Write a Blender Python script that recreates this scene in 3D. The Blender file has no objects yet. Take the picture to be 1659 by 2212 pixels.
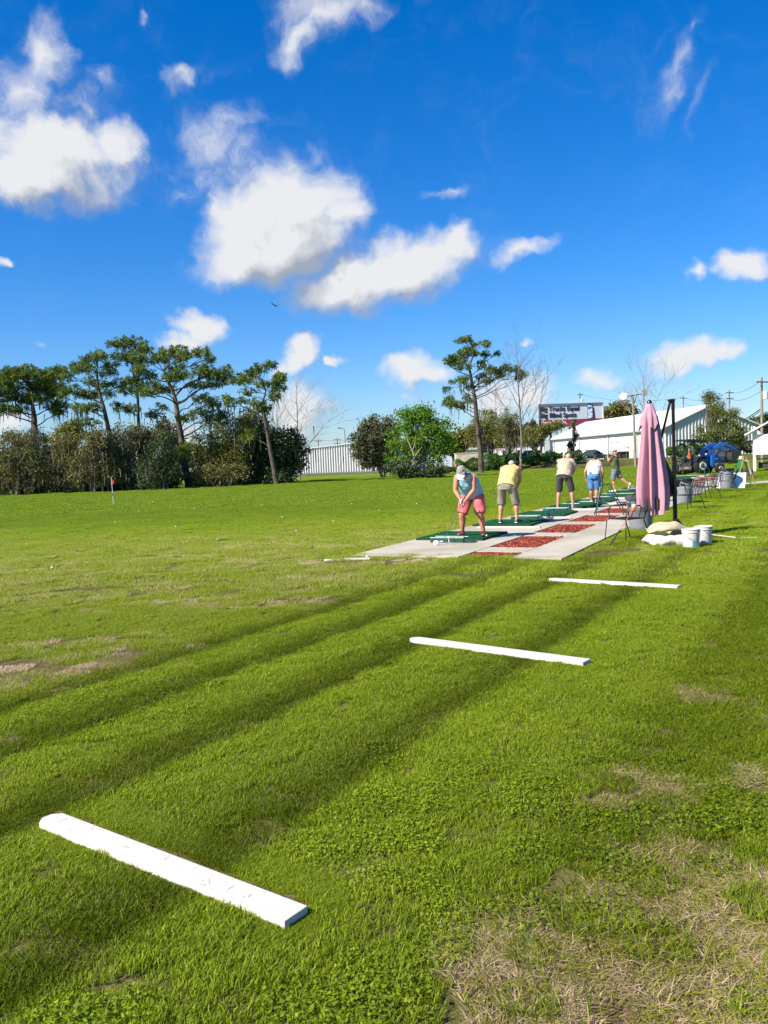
import bpy, bmesh, math, random
import numpy as np
from mathutils import Vector, Matrix, Euler
random.seed(7); RNG=np.random.default_rng(7)
R=math.radians
scene=bpy.context.scene
COL=scene.collection
# ---------------------------------------------------------------- camera maths (photo measured at 1659 x 2212)
FPX=1789.; CX,CY=829.5,1106.; CAMH=1.7
_p,_r=R(3.45),R(2.3)
_f=np.array([0,math.cos(_p),-math.sin(_p)]); _rt=np.array([1.,0,0]); _up=np.cross(_rt,_f)
_R=_rt*math.cos(_r)-_up*math.sin(_r); _U=_up*math.cos(_r)+_rt*math.sin(_r)
def ray(x,y): return _f+_R*(x-CX)/FPX-_U*(y-CY)/FPX
def G(x,y,z=0.):                       # measured ground point
    d=ray(x,y); t=(z-CAMH)/d[2]; return d*t+np.array([0,0,CAMH])
def W(x,y,dist):                       # point on a sight line at a given distance
    d=ray(x,y); return d*(dist/d[1])+np.array([0,0,CAMH])
# the tee line: origin, along, across
O=np.array([1.94,15.45]); U2=np.array([.451,.892]); V2=np.array([.892,-.451])
U2/=np.linalg.norm(U2); V2=np.array([U2[1],-U2[0]])
def S(a,b,z=0.): q=O+U2*a+V2*b; return (q[0],q[1],z)
STRIP_RZ=math.atan2(-U2[0],U2[1])      # local +Y runs along the tee line
def AB(x,y):
    d=np.stack([np.asarray(x)-O[0],np.asarray(y)-O[1]],-1); return d@U2,d@V2
def sstep(e0,e1,x):
    t=np.clip((np.asarray(x,float)-e0)/(e1-e0),0,1); return t*t*(3-2*t)
def H(x,y):                            # terrain: a low bank rises at the far right side of the field
    return .8*sstep(96,104,y)*sstep(8,22,x)
# ---------------------------------------------------------------- materials
MATS={}
def nodes_of(name):
    m=bpy.data.materials.new(name); m.use_nodes=True; nt=m.node_tree; nt.nodes.clear(); MATS[name]=m
    return m,nt,nt.nodes,nt.links
def M(name,col,rough=.6,metal=0.,col2=None,ns=6.,bump=0.,bs=40.,detail=5,lo=.35,hi=.65,spec=.5,coat=0.):
    m,nt,N,L=nodes_of(name)
    out=N.new('ShaderNodeOutputMaterial'); b=N.new('ShaderNodeBsdfPrincipled'); L.new(b.outputs[0],out.inputs[0])
    b.inputs['Roughness'].default_value=rough; b.inputs['Metallic'].default_value=metal
    b.inputs['Specular IOR Level'].default_value=spec; b.inputs['Coat Weight'].default_value=coat
    tc=N.new('ShaderNodeTexCoord')
    if col2 is None: col2=tuple(c*.86 for c in col)
    n=N.new('ShaderNodeTexNoise'); n.inputs['Scale'].default_value=ns; n.inputs['Detail'].default_value=detail; L.new(tc.outputs['Object'],n.inputs['Vector'])
    r=N.new('ShaderNodeValToRGB'); r.color_ramp.elements[0].position=lo; r.color_ramp.elements[1].position=hi
    r.color_ramp.elements[0].color=(*col2,1); r.color_ramp.elements[1].color=(*col,1)
    L.new(n.outputs['Fac'],r.inputs['Fac']); L.new(r.outputs['Color'],b.inputs['Base Color'])
    if bump:
        n2=N.new('ShaderNodeTexNoise'); n2.inputs['Scale'].default_value=bs; n2.inputs['Detail'].default_value=4; L.new(tc.outputs['Object'],n2.inputs['Vector'])
        bp=N.new('ShaderNodeBump'); bp.inputs['Strength'].default_value=bump; bp.inputs['Distance'].default_value=.02
        L.new(n2.outputs['Fac'],bp.inputs['Height']); L.new(bp.outputs[0],b.inputs['Normal'])
    return m
def LEAF(name,cols,trans=.35,rough=.7,spec=.25,worldnoise=None):
    m,nt,N,L=nodes_of(name)
    out=N.new('ShaderNodeOutputMaterial')
    at=N.new('ShaderNodeAttribute'); at.attribute_name='rnd'
    r=N.new('ShaderNodeValToRGB'); e=r.color_ramp.elements
    for i,c in enumerate(cols):
        p=i/(len(cols)-1)
        if i==0: e[0].position=0; e[0].color=(*c,1)
        elif i==len(cols)-1: e[-1].position=1; e[-1].color=(*c,1)
        else: q=e.new(p); q.color=(*c,1)
    L.new(at.outputs['Fac'],r.inputs['Fac'])
    d=N.new('ShaderNodeBsdfPrincipled'); d.inputs['Roughness'].default_value=rough; d.inputs['Specular IOR Level'].default_value=spec
    t=N.new('ShaderNodeBsdfTranslucent'); mx=N.new('ShaderNodeMixShader'); mx.inputs[0].default_value=trans
    L.new(r.outputs['Color'],d.inputs['Base Color']); L.new(r.outputs['Color'],t.inputs['Color'])
    L.new(d.outputs[0],mx.inputs[1]); L.new(t.outputs[0],mx.inputs[2]); L.new(mx.outputs[0],out.inputs[0])
    return m
# ---------------------------------------------------------------- mesh building
def rotm(rx=0,ry=0,rz=0): return np.array(Euler((rx,ry,rz)).to_matrix())
class MB:
    def __init__(s): s.v=[]; s.f=[]
    def add(s,V,F):
        o=len(s.v); s.v.extend([tuple(map(float,p)) for p in V]); s.f.extend([tuple(i+o for i in f) for f in F]); return s
    def box(s,c,d,r=None,taper=1.):
        x,y,z=[k/2 for k in d]
        V=np.array([(-x,-y,-z),(x,-y,-z),(x,y,-z),(-x,y,-z),(-x*taper,-y*taper,z),(x*taper,-y*taper,z),(x*taper,y*taper,z),(-x*taper,y*taper,z)])
        if r is not None: V=V@rotm(*r).T
        return s.add(V+np.array(c),[(3,2,1,0),(4,5,6,7),(0,1,5,4),(1,2,6,5),(2,3,7,6),(3,0,4,7)])
    def tube(s,P,rad,n=8,cap=True,sq=1.,up=(0,0,1)):
        P=np.array(P,float); k=len(P)
        if np.isscalar(rad): rad=[rad]*k
        V=[]; ref=np.array(up,float)
        T=np.gradient(P,axis=0) if k>1 else None
        for i in range(k):
            t=T[i]/(np.linalg.norm(T[i])+1e-12)
            a=np.cross(ref,t)
            if np.linalg.norm(a)<.12: a=np.cross(np.array([1.,0,0]),t) if abs(t[0])<.9 else np.cross(np.array([0,1.,0]),t)
            a/=np.linalg.norm(a); b=np.cross(t,a)
            for j in range(n):
                an=2*math.pi*j/n; V.append(P[i]+rad[i]*(a*math.cos(an)+b*math.sin(an)*sq))
        F=[]
        for i in range(k-1):
            for j in range(n):
                j2=(j+1)%n; F.append((i*n+j,i*n+j2,(i+1)*n+j2,(i+1)*n+j))
        if cap: F.append(tuple(range(n-1,-1,-1))); F.append(tuple((k-1)*n+j for j in range(n)))
        return s.add(V,F)
    def lathe(s,prof,n=24,c=(0,0,0),cap=True,r=None):
        V=[];k=len(prof)
        for (rr,z) in prof:
            for j in range(n): a=2*math.pi*j/n; V.append((rr*math.cos(a),rr*math.sin(a),z))
        V=np.array(V)
        if r is not None: V=V@rotm(*r).T
        F=[(i*n+j,i*n+(j+1)%n,(i+1)*n+(j+1)%n,(i+1)*n+j) for i in range(k-1) for j in range(n)]
        if cap: F+= [tuple(range(n-1,-1,-1)),tuple((k-1)*n+j for j in range(n))]
        return s.add(V+np.array(c),F)
    def ell(s,c,r,n=16,m=10,rot=None):
        V=[(0,0,-1.)]
        for i in range(1,m):
            a=-math.pi/2+math.pi*i/m
            for j in range(n): b=2*math.pi*j/n; V.append((math.cos(a)*math.cos(b),math.cos(a)*math.sin(b),math.sin(a)))
        V.append((0,0,1.)); V=np.array(V)*np.array(r)
        if rot is not None: V=V@rotm(*rot).T
        F=[(0,1+(j+1)%n,1+j) for j in range(n)]
        for i in range(m-2):
            for j in range(n): F.append((1+i*n+j,1+i*n+(j+1)%n,1+(i+1)*n+(j+1)%n,1+(i+1)*n+j))
        l=len(V)-1; F+=[(l,1+(m-2)*n+j,1+(m-2)*n+(j+1)%n) for j in range(n)]
        return s.add(V+np.array(c),F)
    def prism(s,poly,y0,y1,rot=None,c=(0,0,0)):      # polygon in XZ, extruded along Y
        n=len(poly); V=np.array([(x,y0,z) for x,z in poly]+[(x,y1,z) for x,z in poly],float)
        if rot is not None: V=V@rotm(*rot).T
        F=[tuple(range(n)),tuple(range(2*n-1,n-1,-1))]+[(i,i+n,(i+1)%n+n,(i+1)%n)[::-1] for i in range(n)]
        F=[F[0],F[1]]+[(i,(i+1)%n,(i+1)%n+n,i+n)[::-1] for i in range(n)]
        return s.add(V+np.array(c),F)
    def loft(s,P,rx,ry,n=20,xd=(1,0,0)):            # elliptical sections along a path
        P=np.array(P,float); T=np.gradient(P,axis=0); V=[]; X=np.array(xd,float)
        for i in range(len(P)):
            t=T[i]/np.linalg.norm(T[i]); x=X-t*(X@t); x/=np.linalg.norm(x); y=np.cross(t,x)
            for j in range(n): a=2*math.pi*j/n; V.append(P[i]+x*rx[i]*math.cos(a)+y*ry[i]*math.sin(a))
        k=len(P); F=[(i*n+j,i*n+(j+1)%n,(i+1)*n+(j+1)%n,(i+1)*n+j) for i in range(k-1) for j in range(n)]
        F+=[tuple(range(n-1,-1,-1)),tuple((k-1)*n+j for j in range(n))]
        return s.add(V,F)
    def build(s,name,mat,parent=None,smooth=False,bevel=0.,loc=None,rot=None,normals=True,voxel=0.,sm=0,disp=None):
        me=bpy.data.meshes.new(name); me.from_pydata(s.v,[],s.f); me.update()
        if normals:
            b=bmesh.new(); b.from_mesh(me); bmesh.ops.recalc_face_normals(b,faces=b.faces); b.to_mesh(me); b.free()
        o=bpy.data.objects.new(name,me); COL.objects.link(o)
        if voxel or bevel:
            if voxel:
                r=o.modifiers.new('r','REMESH'); r.mode='VOXEL'; r.voxel_size=voxel
                if sm: q=o.modifiers.new('s','SMOOTH'); q.iterations=sm; q.factor=.5
            if bevel:
                q=o.modifiers.new('b','BEVEL'); q.width=bevel; q.segments=2; q.limit_method='ANGLE'; q.angle_limit=R(40)
            dg=bpy.context.evaluated_depsgraph_get(); m2=bpy.data.meshes.new_from_object(o.evaluated_get(dg)); o.modifiers.clear(); o.data=m2; me=m2
        if disp: disp(me)
        if smooth or voxel:
            me.polygons.foreach_set('use_smooth',[True]*len(me.polygons))
            if not voxel:
                try: me.set_sharp_from_angle(angle=R(40))
                except Exception: pass
        me.materials.clear(); me.materials.append(mat)
        if parent is not None: o.parent=parent
        if loc is not None: o.location=loc
        if rot is not None: o.rotation_euler=rot
        return o
def quads(name,V,rnd,mat,parent=None,k=4):
    V=np.ascontiguousarray(V,dtype=np.float32).reshape(-1,3); n=len(V)//k
    me=bpy.data.meshes.new(name); me.vertices.add(len(V)); me.vertices.foreach_set('co',V.ravel())
    me.loops.add(n*k); me.loops.foreach_set('vertex_index',np.arange(n*k,dtype=np.int32))
    me.polygons.add(n); me.polygons.foreach_set('loop_start',np.arange(0,n*k,k,dtype=np.int32)); me.polygons.foreach_set('loop_total',np.full(n,k,dtype=np.int32))
    me.update(calc_edges=True)
    a=me.attributes.new('rnd','FLOAT','FACE'); a.data.foreach_set('value',np.asarray(rnd,dtype=np.float32))
    me.materials.append(mat); o=bpy.data.objects.new(name,me)
    if parent!='unlinked':
        COL.objects.link(o)
        if parent is not None: o.parent=parent
    return o
def tag(o,label,cat,group=None,kind=None):
    if label: o['label']=label
    if cat: o['category']=cat
    if group: o['group']=group
    if kind: o['kind']=kind
    return o
def thing(name,label,cat,loc=(0,0,0),rz=0.,group=None,rot=None):
    o=bpy.data.objects.new(name,None); o.empty_display_size=.2; COL.objects.link(o)
    o.location=[float(k) for k in loc]; o.rotation_euler=(0,0,rz) if rot is None else rot
    return tag(o,label,cat,group)
def kids(o): return [c for c in bpy.data.objects if c.parent==o]
def dup(root,loc,rz,label,group=None):
    r=root.copy(); COL.objects.link(r); r.location=[float(k) for k in loc]; r.rotation_euler=(0,0,rz); r['label']=label
    if group: r['group']=group
    for ch in kids(root):
        c=ch.copy(); COL.objects.link(c); c.parent=r
        for g in kids(ch):
            d=g.copy(); COL.objects.link(d); d.parent=c
    return r
# ================================================================ WORLD, SUN, CAMERA
SUN_EL=R(41); SUN_DIR=Vector((-.87,-.49,0)).normalized()         # towards the sun, on the ground
sun_az=math.atan2(SUN_DIR.x,SUN_DIR.y)
def make_world():
    w=bpy.data.worlds.new('World'); scene.world=w; w.use_nodes=True; nt=w.node_tree; N=nt.nodes; L=nt.links; N.clear()
    out=N.new('ShaderNodeOutputWorld'); bg=N.new('ShaderNodeBackground'); L.new(bg.outputs[0],out.inputs[0])
    sky=N.new('ShaderNodeTexSky'); sky.sky_type='NISHITA'; sky.sun_disc=False; sky.sun_elevation=SUN_EL; sky.sun_rotation=sun_az
    sky.air_density=1.15; sky.dust_density=.35; sky.ozone_density=.9; sky.altitude=0
    ti=N.new('ShaderNodeMix'); ti.data_type='RGBA'; ti.blend_type='MULTIPLY'; ti.inputs[0].default_value=1; L.new(sky.outputs[0],ti.inputs[6]); ti.inputs[7].default_value=(.56,.735,1.10,1)
    hs=N.new('ShaderNodeHueSaturation'); hs.inputs['Saturation'].default_value=1.24; hs.inputs['Value'].default_value=1.0; L.new(ti.outputs[2],hs.inputs['Color'])
    # cloud density group: (azimuth, elevation) -> density
    g=bpy.data.node_groups.new('cloud_density','ShaderNodeTree')
    g.interface.new_socket('P',in_out='INPUT',socket_type='NodeSocketVector'); g.interface.new_socket('D',in_out='OUTPUT',socket_type='NodeSocketFloat')
    gn,gl=g.nodes,g.links; gi=gn.new('NodeGroupInput'); go=gn.new('NodeGroupOutput')
    def noise(vec,scale,detail,rough=.55,out='Fac',dist=0.):
        n=gn.new('ShaderNodeTexNoise'); n.inputs['Scale'].default_value=scale; n.inputs['Detail'].default_value=detail; n.inputs['Roughness'].default_value=rough; n.inputs['Distortion'].default_value=dist
        gl.new(vec,n.inputs['Vector']); return n.outputs[out]
    def vm(op,a,b):
        n=gn.new('ShaderNodeVectorMath'); n.operation=op
        for i,q in enumerate((a,b)):
            if isinstance(q,tuple): n.inputs[i].default_value=q
            else: gl.new(q,n.inputs[i])
        return n.outputs[0]
    def mt(op,a,b=0.,c=0.,clamp=False):
        n=gn.new('ShaderNodeMath'); n.operation=op; n.use_clamp=clamp
        for i,q in enumerate((a,b,c)):
            if isinstance(q,(int,float)): n.inputs[i].default_value=q
            else: gl.new(q,n.inputs[i])
        return n.outputs[0]
    P=gi.outputs[0]
    sp=gn.new('ShaderNodeSeparateXYZ'); gl.new(P,sp.inputs[0]); am=gn.new('ShaderNodeMapRange'); gl.new(sp.outputs[1],am.inputs['Value']); am.inputs['From Min'].default_value=.09; am.inputs['From Max'].default_value=.34; am.inputs['To Min'].default_value=.38; am.inputs['To Max'].default_value=1.
    def vs(a,b):
        n=gn.new('ShaderNodeVectorMath'); n.operation='SCALE'; gl.new(a,n.inputs[0]); gl.new(b,n.inputs['Scale']); return n.outputs[0]
    w1=vs(vm('MULTIPLY',vm('SUBTRACT',noise(P,9.,3,.5,'Color'),(.5,.5,.5)),(.13,.10,0)),am.outputs[0])
    w2=vm('MULTIPLY',vm('SUBTRACT',noise(P,34.,3,.55,'Color'),(.5,.5,.5)),(.035,.03,0))
    Q=vm('ADD',vm('ADD',P,w1),w2)
    # x, y, rx, ry, tilt(deg), strength   (measured over the field, turned into azimuth / elevation below)
    B=[(135,345,140,88,0,.95),(50,380,120,60,0,.92),(235,300,60,55,-30,.85),(90,110,62,95,0,.62),(45,215,90,85,0,.52),(165,235,100,60,0,.40),(215,185,45,30,0,.38),(0,300,90,80,0,.58),
       (475,300,95,110,30,.40),(520,255,90,55,0,.33),(440,360,120,75,-30,.32),(560,350,90,60,0,.26),(620,335,75,38,-25,.40),(380,400,60,40,0,.3),
       (655,430,115,95,0,1),(525,540,110,72,-15,1),(620,520,150,85,-10,1),(745,470,60,60,-40,.85),(560,470,110,80,0,.95),
       (900,560,125,62,-14,1),(750,620,130,48,-12,1),(985,525,55,40,-20,.95),(840,595,130,62,-12,1),
       (300,345,190,110,0,.20),(170,255,150,120,0,.22),(700,470,170,90,0,.20),(1010,540,140,60,0,.20),(570,310,150,90,-20,.22),(1450,170,130,90,-30,.17),(1030,530,110,40,-15,.22),
       (690,20,120,70,0,.60),(640,85,55,55,0,.55),(770,40,55,60,0,.5),(400,155,65,30,-35,.45),(500,130,70,35,0,.2),
       (440,722,42,36,0,.9),(400,748,60,20,0,.7),(652,762,40,36,-25,1),(628,790,34,26,-20,1),(716,786,20,13,0,.75),
       (885,795,58,36,0,1),(935,808,45,22,0,.85),(650,890,70,60,0,.75),(1070,862,70,45,0,.7),(1140,852,60,48,0,.75),(1285,815,55,20,0,.6),
       (1500,770,95,34,-4,1),(1565,768,45,20,-10,.85),(1125,530,75,24,-18,.62),(1605,580,62,36,-8,.95),(1512,590,22,22,0,.72),
       (1458,150,85,42,-48,.36),(1525,75,50,26,-40,.27),(1512,222,60,28,-50,.28),(965,400,60,16,-5,.4),(0,565,16,12,0,.8),(1445,200,20,30,0,.25),
       (710,878,30,16,0,.5),(20,915,60,30,0,.75),(395,950,60,40,0,.6),(1135,742,16,10,0,.55),(95,735,30,12,0,.35),(1560,880,90,30,0,.4),(1240,885,60,26,0,.45),(880,850,60,16,0,.3),(310,35,18,14,0,.35)]
    def ae(x,y):
        d=ray(x,y); d=d/np.linalg.norm(d); return math.atan2(d[0],d[1]),math.asin(d[2])
    acc=None
    for (x,y,rx,ry,ti,s) in B:
        a0,e0=ae(x,y); ax,ex=ae(x+rx,y); ay,ey=ae(x,y+ry)
        RX=math.hypot(ax-a0,ex-e0)*1.5; RY=math.hypot(ay-a0,ey-e0)*1.5
        m=gn.new('ShaderNodeMapping'); m.vector_type='TEXTURE'; gl.new(Q,m.inputs['Vector'])
        m.inputs['Location'].default_value=(a0,e0,0); m.inputs['Rotation'].default_value=(0,0,-R(ti)-R(2.3)*0); m.inputs['Scale'].default_value=(RX,RY,1)
        gr=gn.new('ShaderNodeTexGradient'); gr.gradient_type='SPHERICAL'; gl.new(m.outputs[0],gr.inputs['Vector'])
        v=mt('MULTIPLY',gr.outputs['Fac'],s) if s<1 else gr.outputs['Fac']
        # soft maximum keeps neighbouring puffs joined
        acc=v if acc is None else mt('SMOOTH_MAX',acc,v,.12)
    f1=noise(Q,11.,8,.6); f2=noise(Q,38.,8,.66)
    fb=mt('MULTIPLY_ADD',mt('SUBTRACT',f1,.5),.62,mt('MULTIPLY',mt('SUBTRACT',f2,.5),.42))
    gate=mt('MULTIPLY',mt('MULTIPLY',acc,4.,0,True),am.outputs[0])
    d=mt('ADD',acc,mt('MULTIPLY',fb,gate)); gl.new(d,go.inputs[0])
    # back in the world tree
    def wm(op,a,b=0.,c=0.,clamp=False):
        n=N.new('ShaderNodeMath'); n.operation=op; n.use_clamp=clamp
        for i,q in enumerate((a,b,c)):
            if isinstance(q,(int,float)): n.inputs[i].default_value=q
            else: L.new(q,n.inputs[i])
        return n.outputs[0]
    tc=N.new('ShaderNodeTexCoord'); sx=N.new('ShaderNodeSeparateXYZ'); L.new(tc.outputs['Generated'],sx.inputs[0])
    az=wm('ARCTAN2',sx.outputs[0],sx.outputs[1]); el=wm('ARCSINE',sx.outputs[2])
    c1=N.new('ShaderNodeCombineXYZ'); L.new(az,c1.inputs[0]); L.new(el,c1.inputs[1])
    c2=N.new('ShaderNodeCombineXYZ'); L.new(wm('ADD',az,-.016),c2.inputs[0]); L.new(wm('ADD',el,.026),c2.inputs[1])
    c3=N.new('ShaderNodeCombineXYZ'); L.new(wm('ADD',az,-.03),c3.inputs[0]); L.new(wm('ADD',el,.06),c3.inputs[1])
    def D(c): n=N.new('ShaderNodeGroup'); n.node_tree=g; L.new(c.outputs[0],n.inputs[0]); return n.outputs[0]
    d1,d2,d3=D(c1),D(c2),D(c3)
    mr=N.new('ShaderNodeMapRange'); mr.interpolation_type='SMOOTHSTEP'; mr.inputs['From Min'].default_value=.08; mr.inputs['From Max'].default_value=.66; L.new(d1,mr.inputs['Value'])
    cov=mr.outputs[0]
    # light: thick side away from the sun goes grey
    sh=wm('ADD',wm('MULTIPLY',wm('SUBTRACT',d1,d2),.55),wm('MULTIPLY',wm('SUBTRACT',d1,d3),.42))
    li=N.new('ShaderNodeMapRange'); li.inputs['From Min'].default_value=-.26; li.inputs['From Max'].default_value=.14; L.new(sh,li.inputs['Value'])
    cc=N.new('ShaderNodeMix'); cc.data_type='RGBA'; L.new(li.outputs[0],cc.inputs[0]); CL=CLOUD_GAIN
    cc.inputs[6].default_value=(.44*CL,.48*CL,.55*CL,1); cc.inputs[7].default_value=(.97*CL,.98*CL,1.0*CL,1)
    mx=N.new('ShaderNodeMix'); mx.data_type='RGBA'; L.new(wm('MULTIPLY',cov,.97),mx.inputs[0]); L.new(hs.outputs[0],mx.inputs[6]); L.new(cc.outputs[2],mx.inputs[7])
    L.new(mx.outputs[2],bg.inputs[0]); bg.inputs[1].default_value=SKY_STR
    w.cycles.sampling_method='MANUAL'; w.cycles.sample_map_resolution=512
SKY_STR=.080; CLOUD_GAIN=5.7
make_world()
sl=bpy.data.lights.new('sun','SUN'); sl.energy=5.0; sl.angle=R(.53); sl.color=(1.,.93,.82)
so=bpy.data.objects.new('sun',sl); COL.objects.link(so)
sv=Vector((SUN_DIR.x*math.cos(SUN_EL),SUN_DIR.y*math.cos(SUN_EL),math.sin(SUN_EL))); so.rotation_euler=sv.to_track_quat('Z','Y').to_euler(); so.location=(-20,-10,30)
cam=bpy.data.cameras.new('camera'); co=bpy.data.objects.new('camera',cam); COL.objects.link(co); scene.camera=co
cam.sensor_fit='VERTICAL'; cam.sensor_height=24; cam.sensor_width=18; cam.lens=24*FPX/2212; cam.clip_start=.05; cam.clip_end=4000
mw=Matrix.Identity(4)
for i,vv in enumerate((_R,_U,-_f)):
    for j in range(3): mw[j][i]=vv[j]
mw[2][3]=CAMH; co.matrix_world=mw
scene.view_settings.view_transform='Standard'; scene.view_settings.look='None'; scene.view_settings.exposure=.95
scene.view_settings.gamma=1
scene.cycles.max_bounces=6; scene.cycles.transparent_max_bounces=6; scene.cycles.diffuse_bounces=3; scene.cycles.use_adaptive_sampling=True
scene.cycles.sample_clamp_indirect=6
# ================================================================ GROUND
def ground_mat():
    m,nt,N,L=nodes_of('lawn_ground'); out=N.new('ShaderNodeOutputMaterial'); b=N.new('ShaderNodeBsdfPrincipled'); L.new(b.outputs[0],out.inputs[0]); b.inputs['Roughness'].default_value=.95; b.inputs['Specular IOR Level'].default_value=.1
    g=N.new('ShaderNodeNewGeometry')
    def nz(s,d,r=.6,vec=None):
        n=N.new('ShaderNodeTexNoise'); n.inputs['Scale'].default_value=s; n.inputs['Detail'].default_value=d; n.inputs['Roughness'].default_value=r; L.new(vec or g.outputs['Position'],n.inputs['Vector']); return n.outputs['Fac']
    def ramp(f,a,ca,bb,cb):
        r=N.new('ShaderNodeValToRGB'); r.color_ramp.elements[0].position=a; r.color_ramp.elements[0].color=(*ca,1); r.color_ramp.elements[1].position=bb; r.color_ramp.elements[1].color=(*cb,1); L.new(f,r.inputs['Fac']); return r.outputs['Color']
    green=ramp(nz(.35,6,.65),.35,(.095,.15,.006),.65,(.16,.225,.010))
    soil=ramp(nz(9.,6,.7),.35,(.050,.030,.018),.7,(.15,.095,.055))
    at=N.new('ShaderNodeAttribute'); at.attribute_name='soil'
    k=N.new('ShaderNodeMath'); k.operation='MULTIPLY_ADD'; L.new(nz(2.2,5,.7),k.inputs[0]); k.inputs[1].default_value=.9; k.inputs[2].default_value=-.45
    k2=N.new('ShaderNodeMath'); k2.operation='ADD'; k2.use_clamp=True; L.new(at.outputs['Fac'],k2.inputs[0]); L.new(k.outputs[0],k2.inputs[1])
    mx=N.new('ShaderNodeMix'); mx.data_type='RGBA'; L.new(k2.outputs[0],mx.inputs[0]); L.new(green,mx.inputs[6]); L.new(soil,mx.inputs[7]); L.new(mx.outputs[2],b.inputs['Base Color'])
    bp=N.new('ShaderNodeBump'); bp.inputs['Strength'].default_value=.8; bp.inputs['Distance'].default_value=.04; L.new(nz(25,4),bp.inputs['Height']); L.new(bp.outputs[0],b.inputs['Normal'])
    return m
BARE=[]     # worn / dry places: (x,y,rx,ry,strength)
for (px,py,rx,ry,st) in [(1480,2120,.60,.46,1.3),(1640,2060,.50,.55,1.2),(1590,2190,.65,.38,1.3),(1400,2040,.30,.2,1.),(1330,1960,.3,.18,.8),(1340,2000,.34,.2,.62),(1480,1960,.34,.2,.62),(1230,1890,.2,.12,.6),(1430,1830,.3,.2,.50),(1400,1690,.32,.17,.62),(1640,1720,.2,.3,.50),(1530,1500,.35,.22,.50),(1640,1560,.3,.3,.42),
      (30,1450,1.0,.6,.7),(225,1385,.55,.3,.68),(165,1325,.4,.2,.6),(120,1390,.5,.3,.5),(350,1400,.5,.25,.5),(655,1300,.7,.4,.66),(500,1315,.4,.22,.5),(370,1300,.6,.3,.45),(470,1390,.5,.25,.4),(720,1217,1.5,.5,.5),(540,1215,1.,.4,.35),(460,1140,2.5,1.,.25),(100,1240,2.0,1.2,.35),
      (1330,1192,.9,.35,.7),(1265,1203,.9,.25,.6),(1500,1172,1.2,.8,.3),(1560,1110,1.6,1.2,.35),(1640,1130,1.4,1.,.35),(1040,1130,.6,1.4,.3)]:
    q=G(px,py); kk=1.3 if px<900 else 1.; BARE.append((q[0],q[1],rx*kk,ry*kk,st))
NZ=RNG.random((64,64))
def vnoise(x,y,s):
    x=np.asarray(x)/s+100; y=np.asarray(y)/s+100; xi=np.floor(x).astype(int); yi=np.floor(y).astype(int); fx=x-xi; fy=y-yi; fx=fx*fx*(3-2*fx); fy=fy*fy*(3-2*fy)
    a=NZ[xi%64,yi%64]; b=NZ[(xi+1)%64,yi%64]; c=NZ[xi%64,(yi+1)%64]; d=NZ[(xi+1)%64,(yi+1)%64]
    return (a*(1-fx)+b*fx)*(1-fy)+(c*(1-fx)+d*fx)*fy
def bare(x,y):
    x=np.asarray(x,float); y=np.asarray(y,float); r=np.zeros(np.broadcast(x,y).shape)
    wx=x+(vnoise(x,y,.25)-.5)*.35; wy=y+(vnoise(y,x,.25)-.5)*.35
    for (cx,cy,rx,ry,st) in BARE:
        d=np.sqrt(((wx-cx)/rx)**2+((wy-cy)/ry)**2); r=np.maximum(r,st*(1-sstep(.2,1.5,d)))
    n=vnoise(x,y,.31)*.5+vnoise(x,y,.11)*.3+vnoise(y,x,.9)*.2
    return np.clip(r*(.35+1.3*n),0,1)*(r>.02)
def make_ground():
    xs=np.concatenate([[-1800,-900,-400,-200,-120],np.arange(-80,-12,4),np.arange(-12,14,.2),np.arange(14,24,.5),np.arange(24,140,2),[200,400,900,1800]])
    ys=np.concatenate([[-600,-100,-30,-8],np.arange(-2,2,.5),np.arange(2,24,.2),np.arange(24,60,1.),np.arange(60,140,1.5),[160,200,300,500,900,2200]])
    X,Y=np.meshgrid(xs,ys); Z=H(X,Y); a,b=AB(X,Y)
    Z=Z-.03*((a>-1.3)&(a<42.8)&(b>-2.)&(b<1.7))
    V=np.stack([X,Y,Z],-1).reshape(-1,3); nx=len(xs); F=[(j*nx+i,j*nx+i+1,(j+1)*nx+i+1,(j+1)*nx+i) for j in range(len(ys)-1) for i in range(nx-1)]
    me=bpy.data.meshes.new('ground'); me.from_pydata(V.tolist(),[],F); me.update()
    at=me.attributes.new('soil','FLOAT','POINT')
    s=np.clip(bare(X,Y)*1.25,0,1.); s=np.where((Y>90)&(X>5),np.maximum(s,.75*sstep(96,99,Y)*(1-sstep(106,112,Y))*sstep(8,22,X)),s); s=np.maximum(s,.6*sstep(120,135,Y))
    s=np.maximum(s,.75*(1-sstep(13,26,Y)))
    at.data.foreach_set('value',s.ravel().astype(np.float32)); me.materials.append(ground_mat()); me.polygons.foreach_set('use_smooth',[True]*len(F))
    o=bpy.data.objects.new('ground',me); COL.objects.link(o); tag(o,'wide mown green driving range field running back to the trees','ground',None,'structure')
make_ground()
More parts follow.
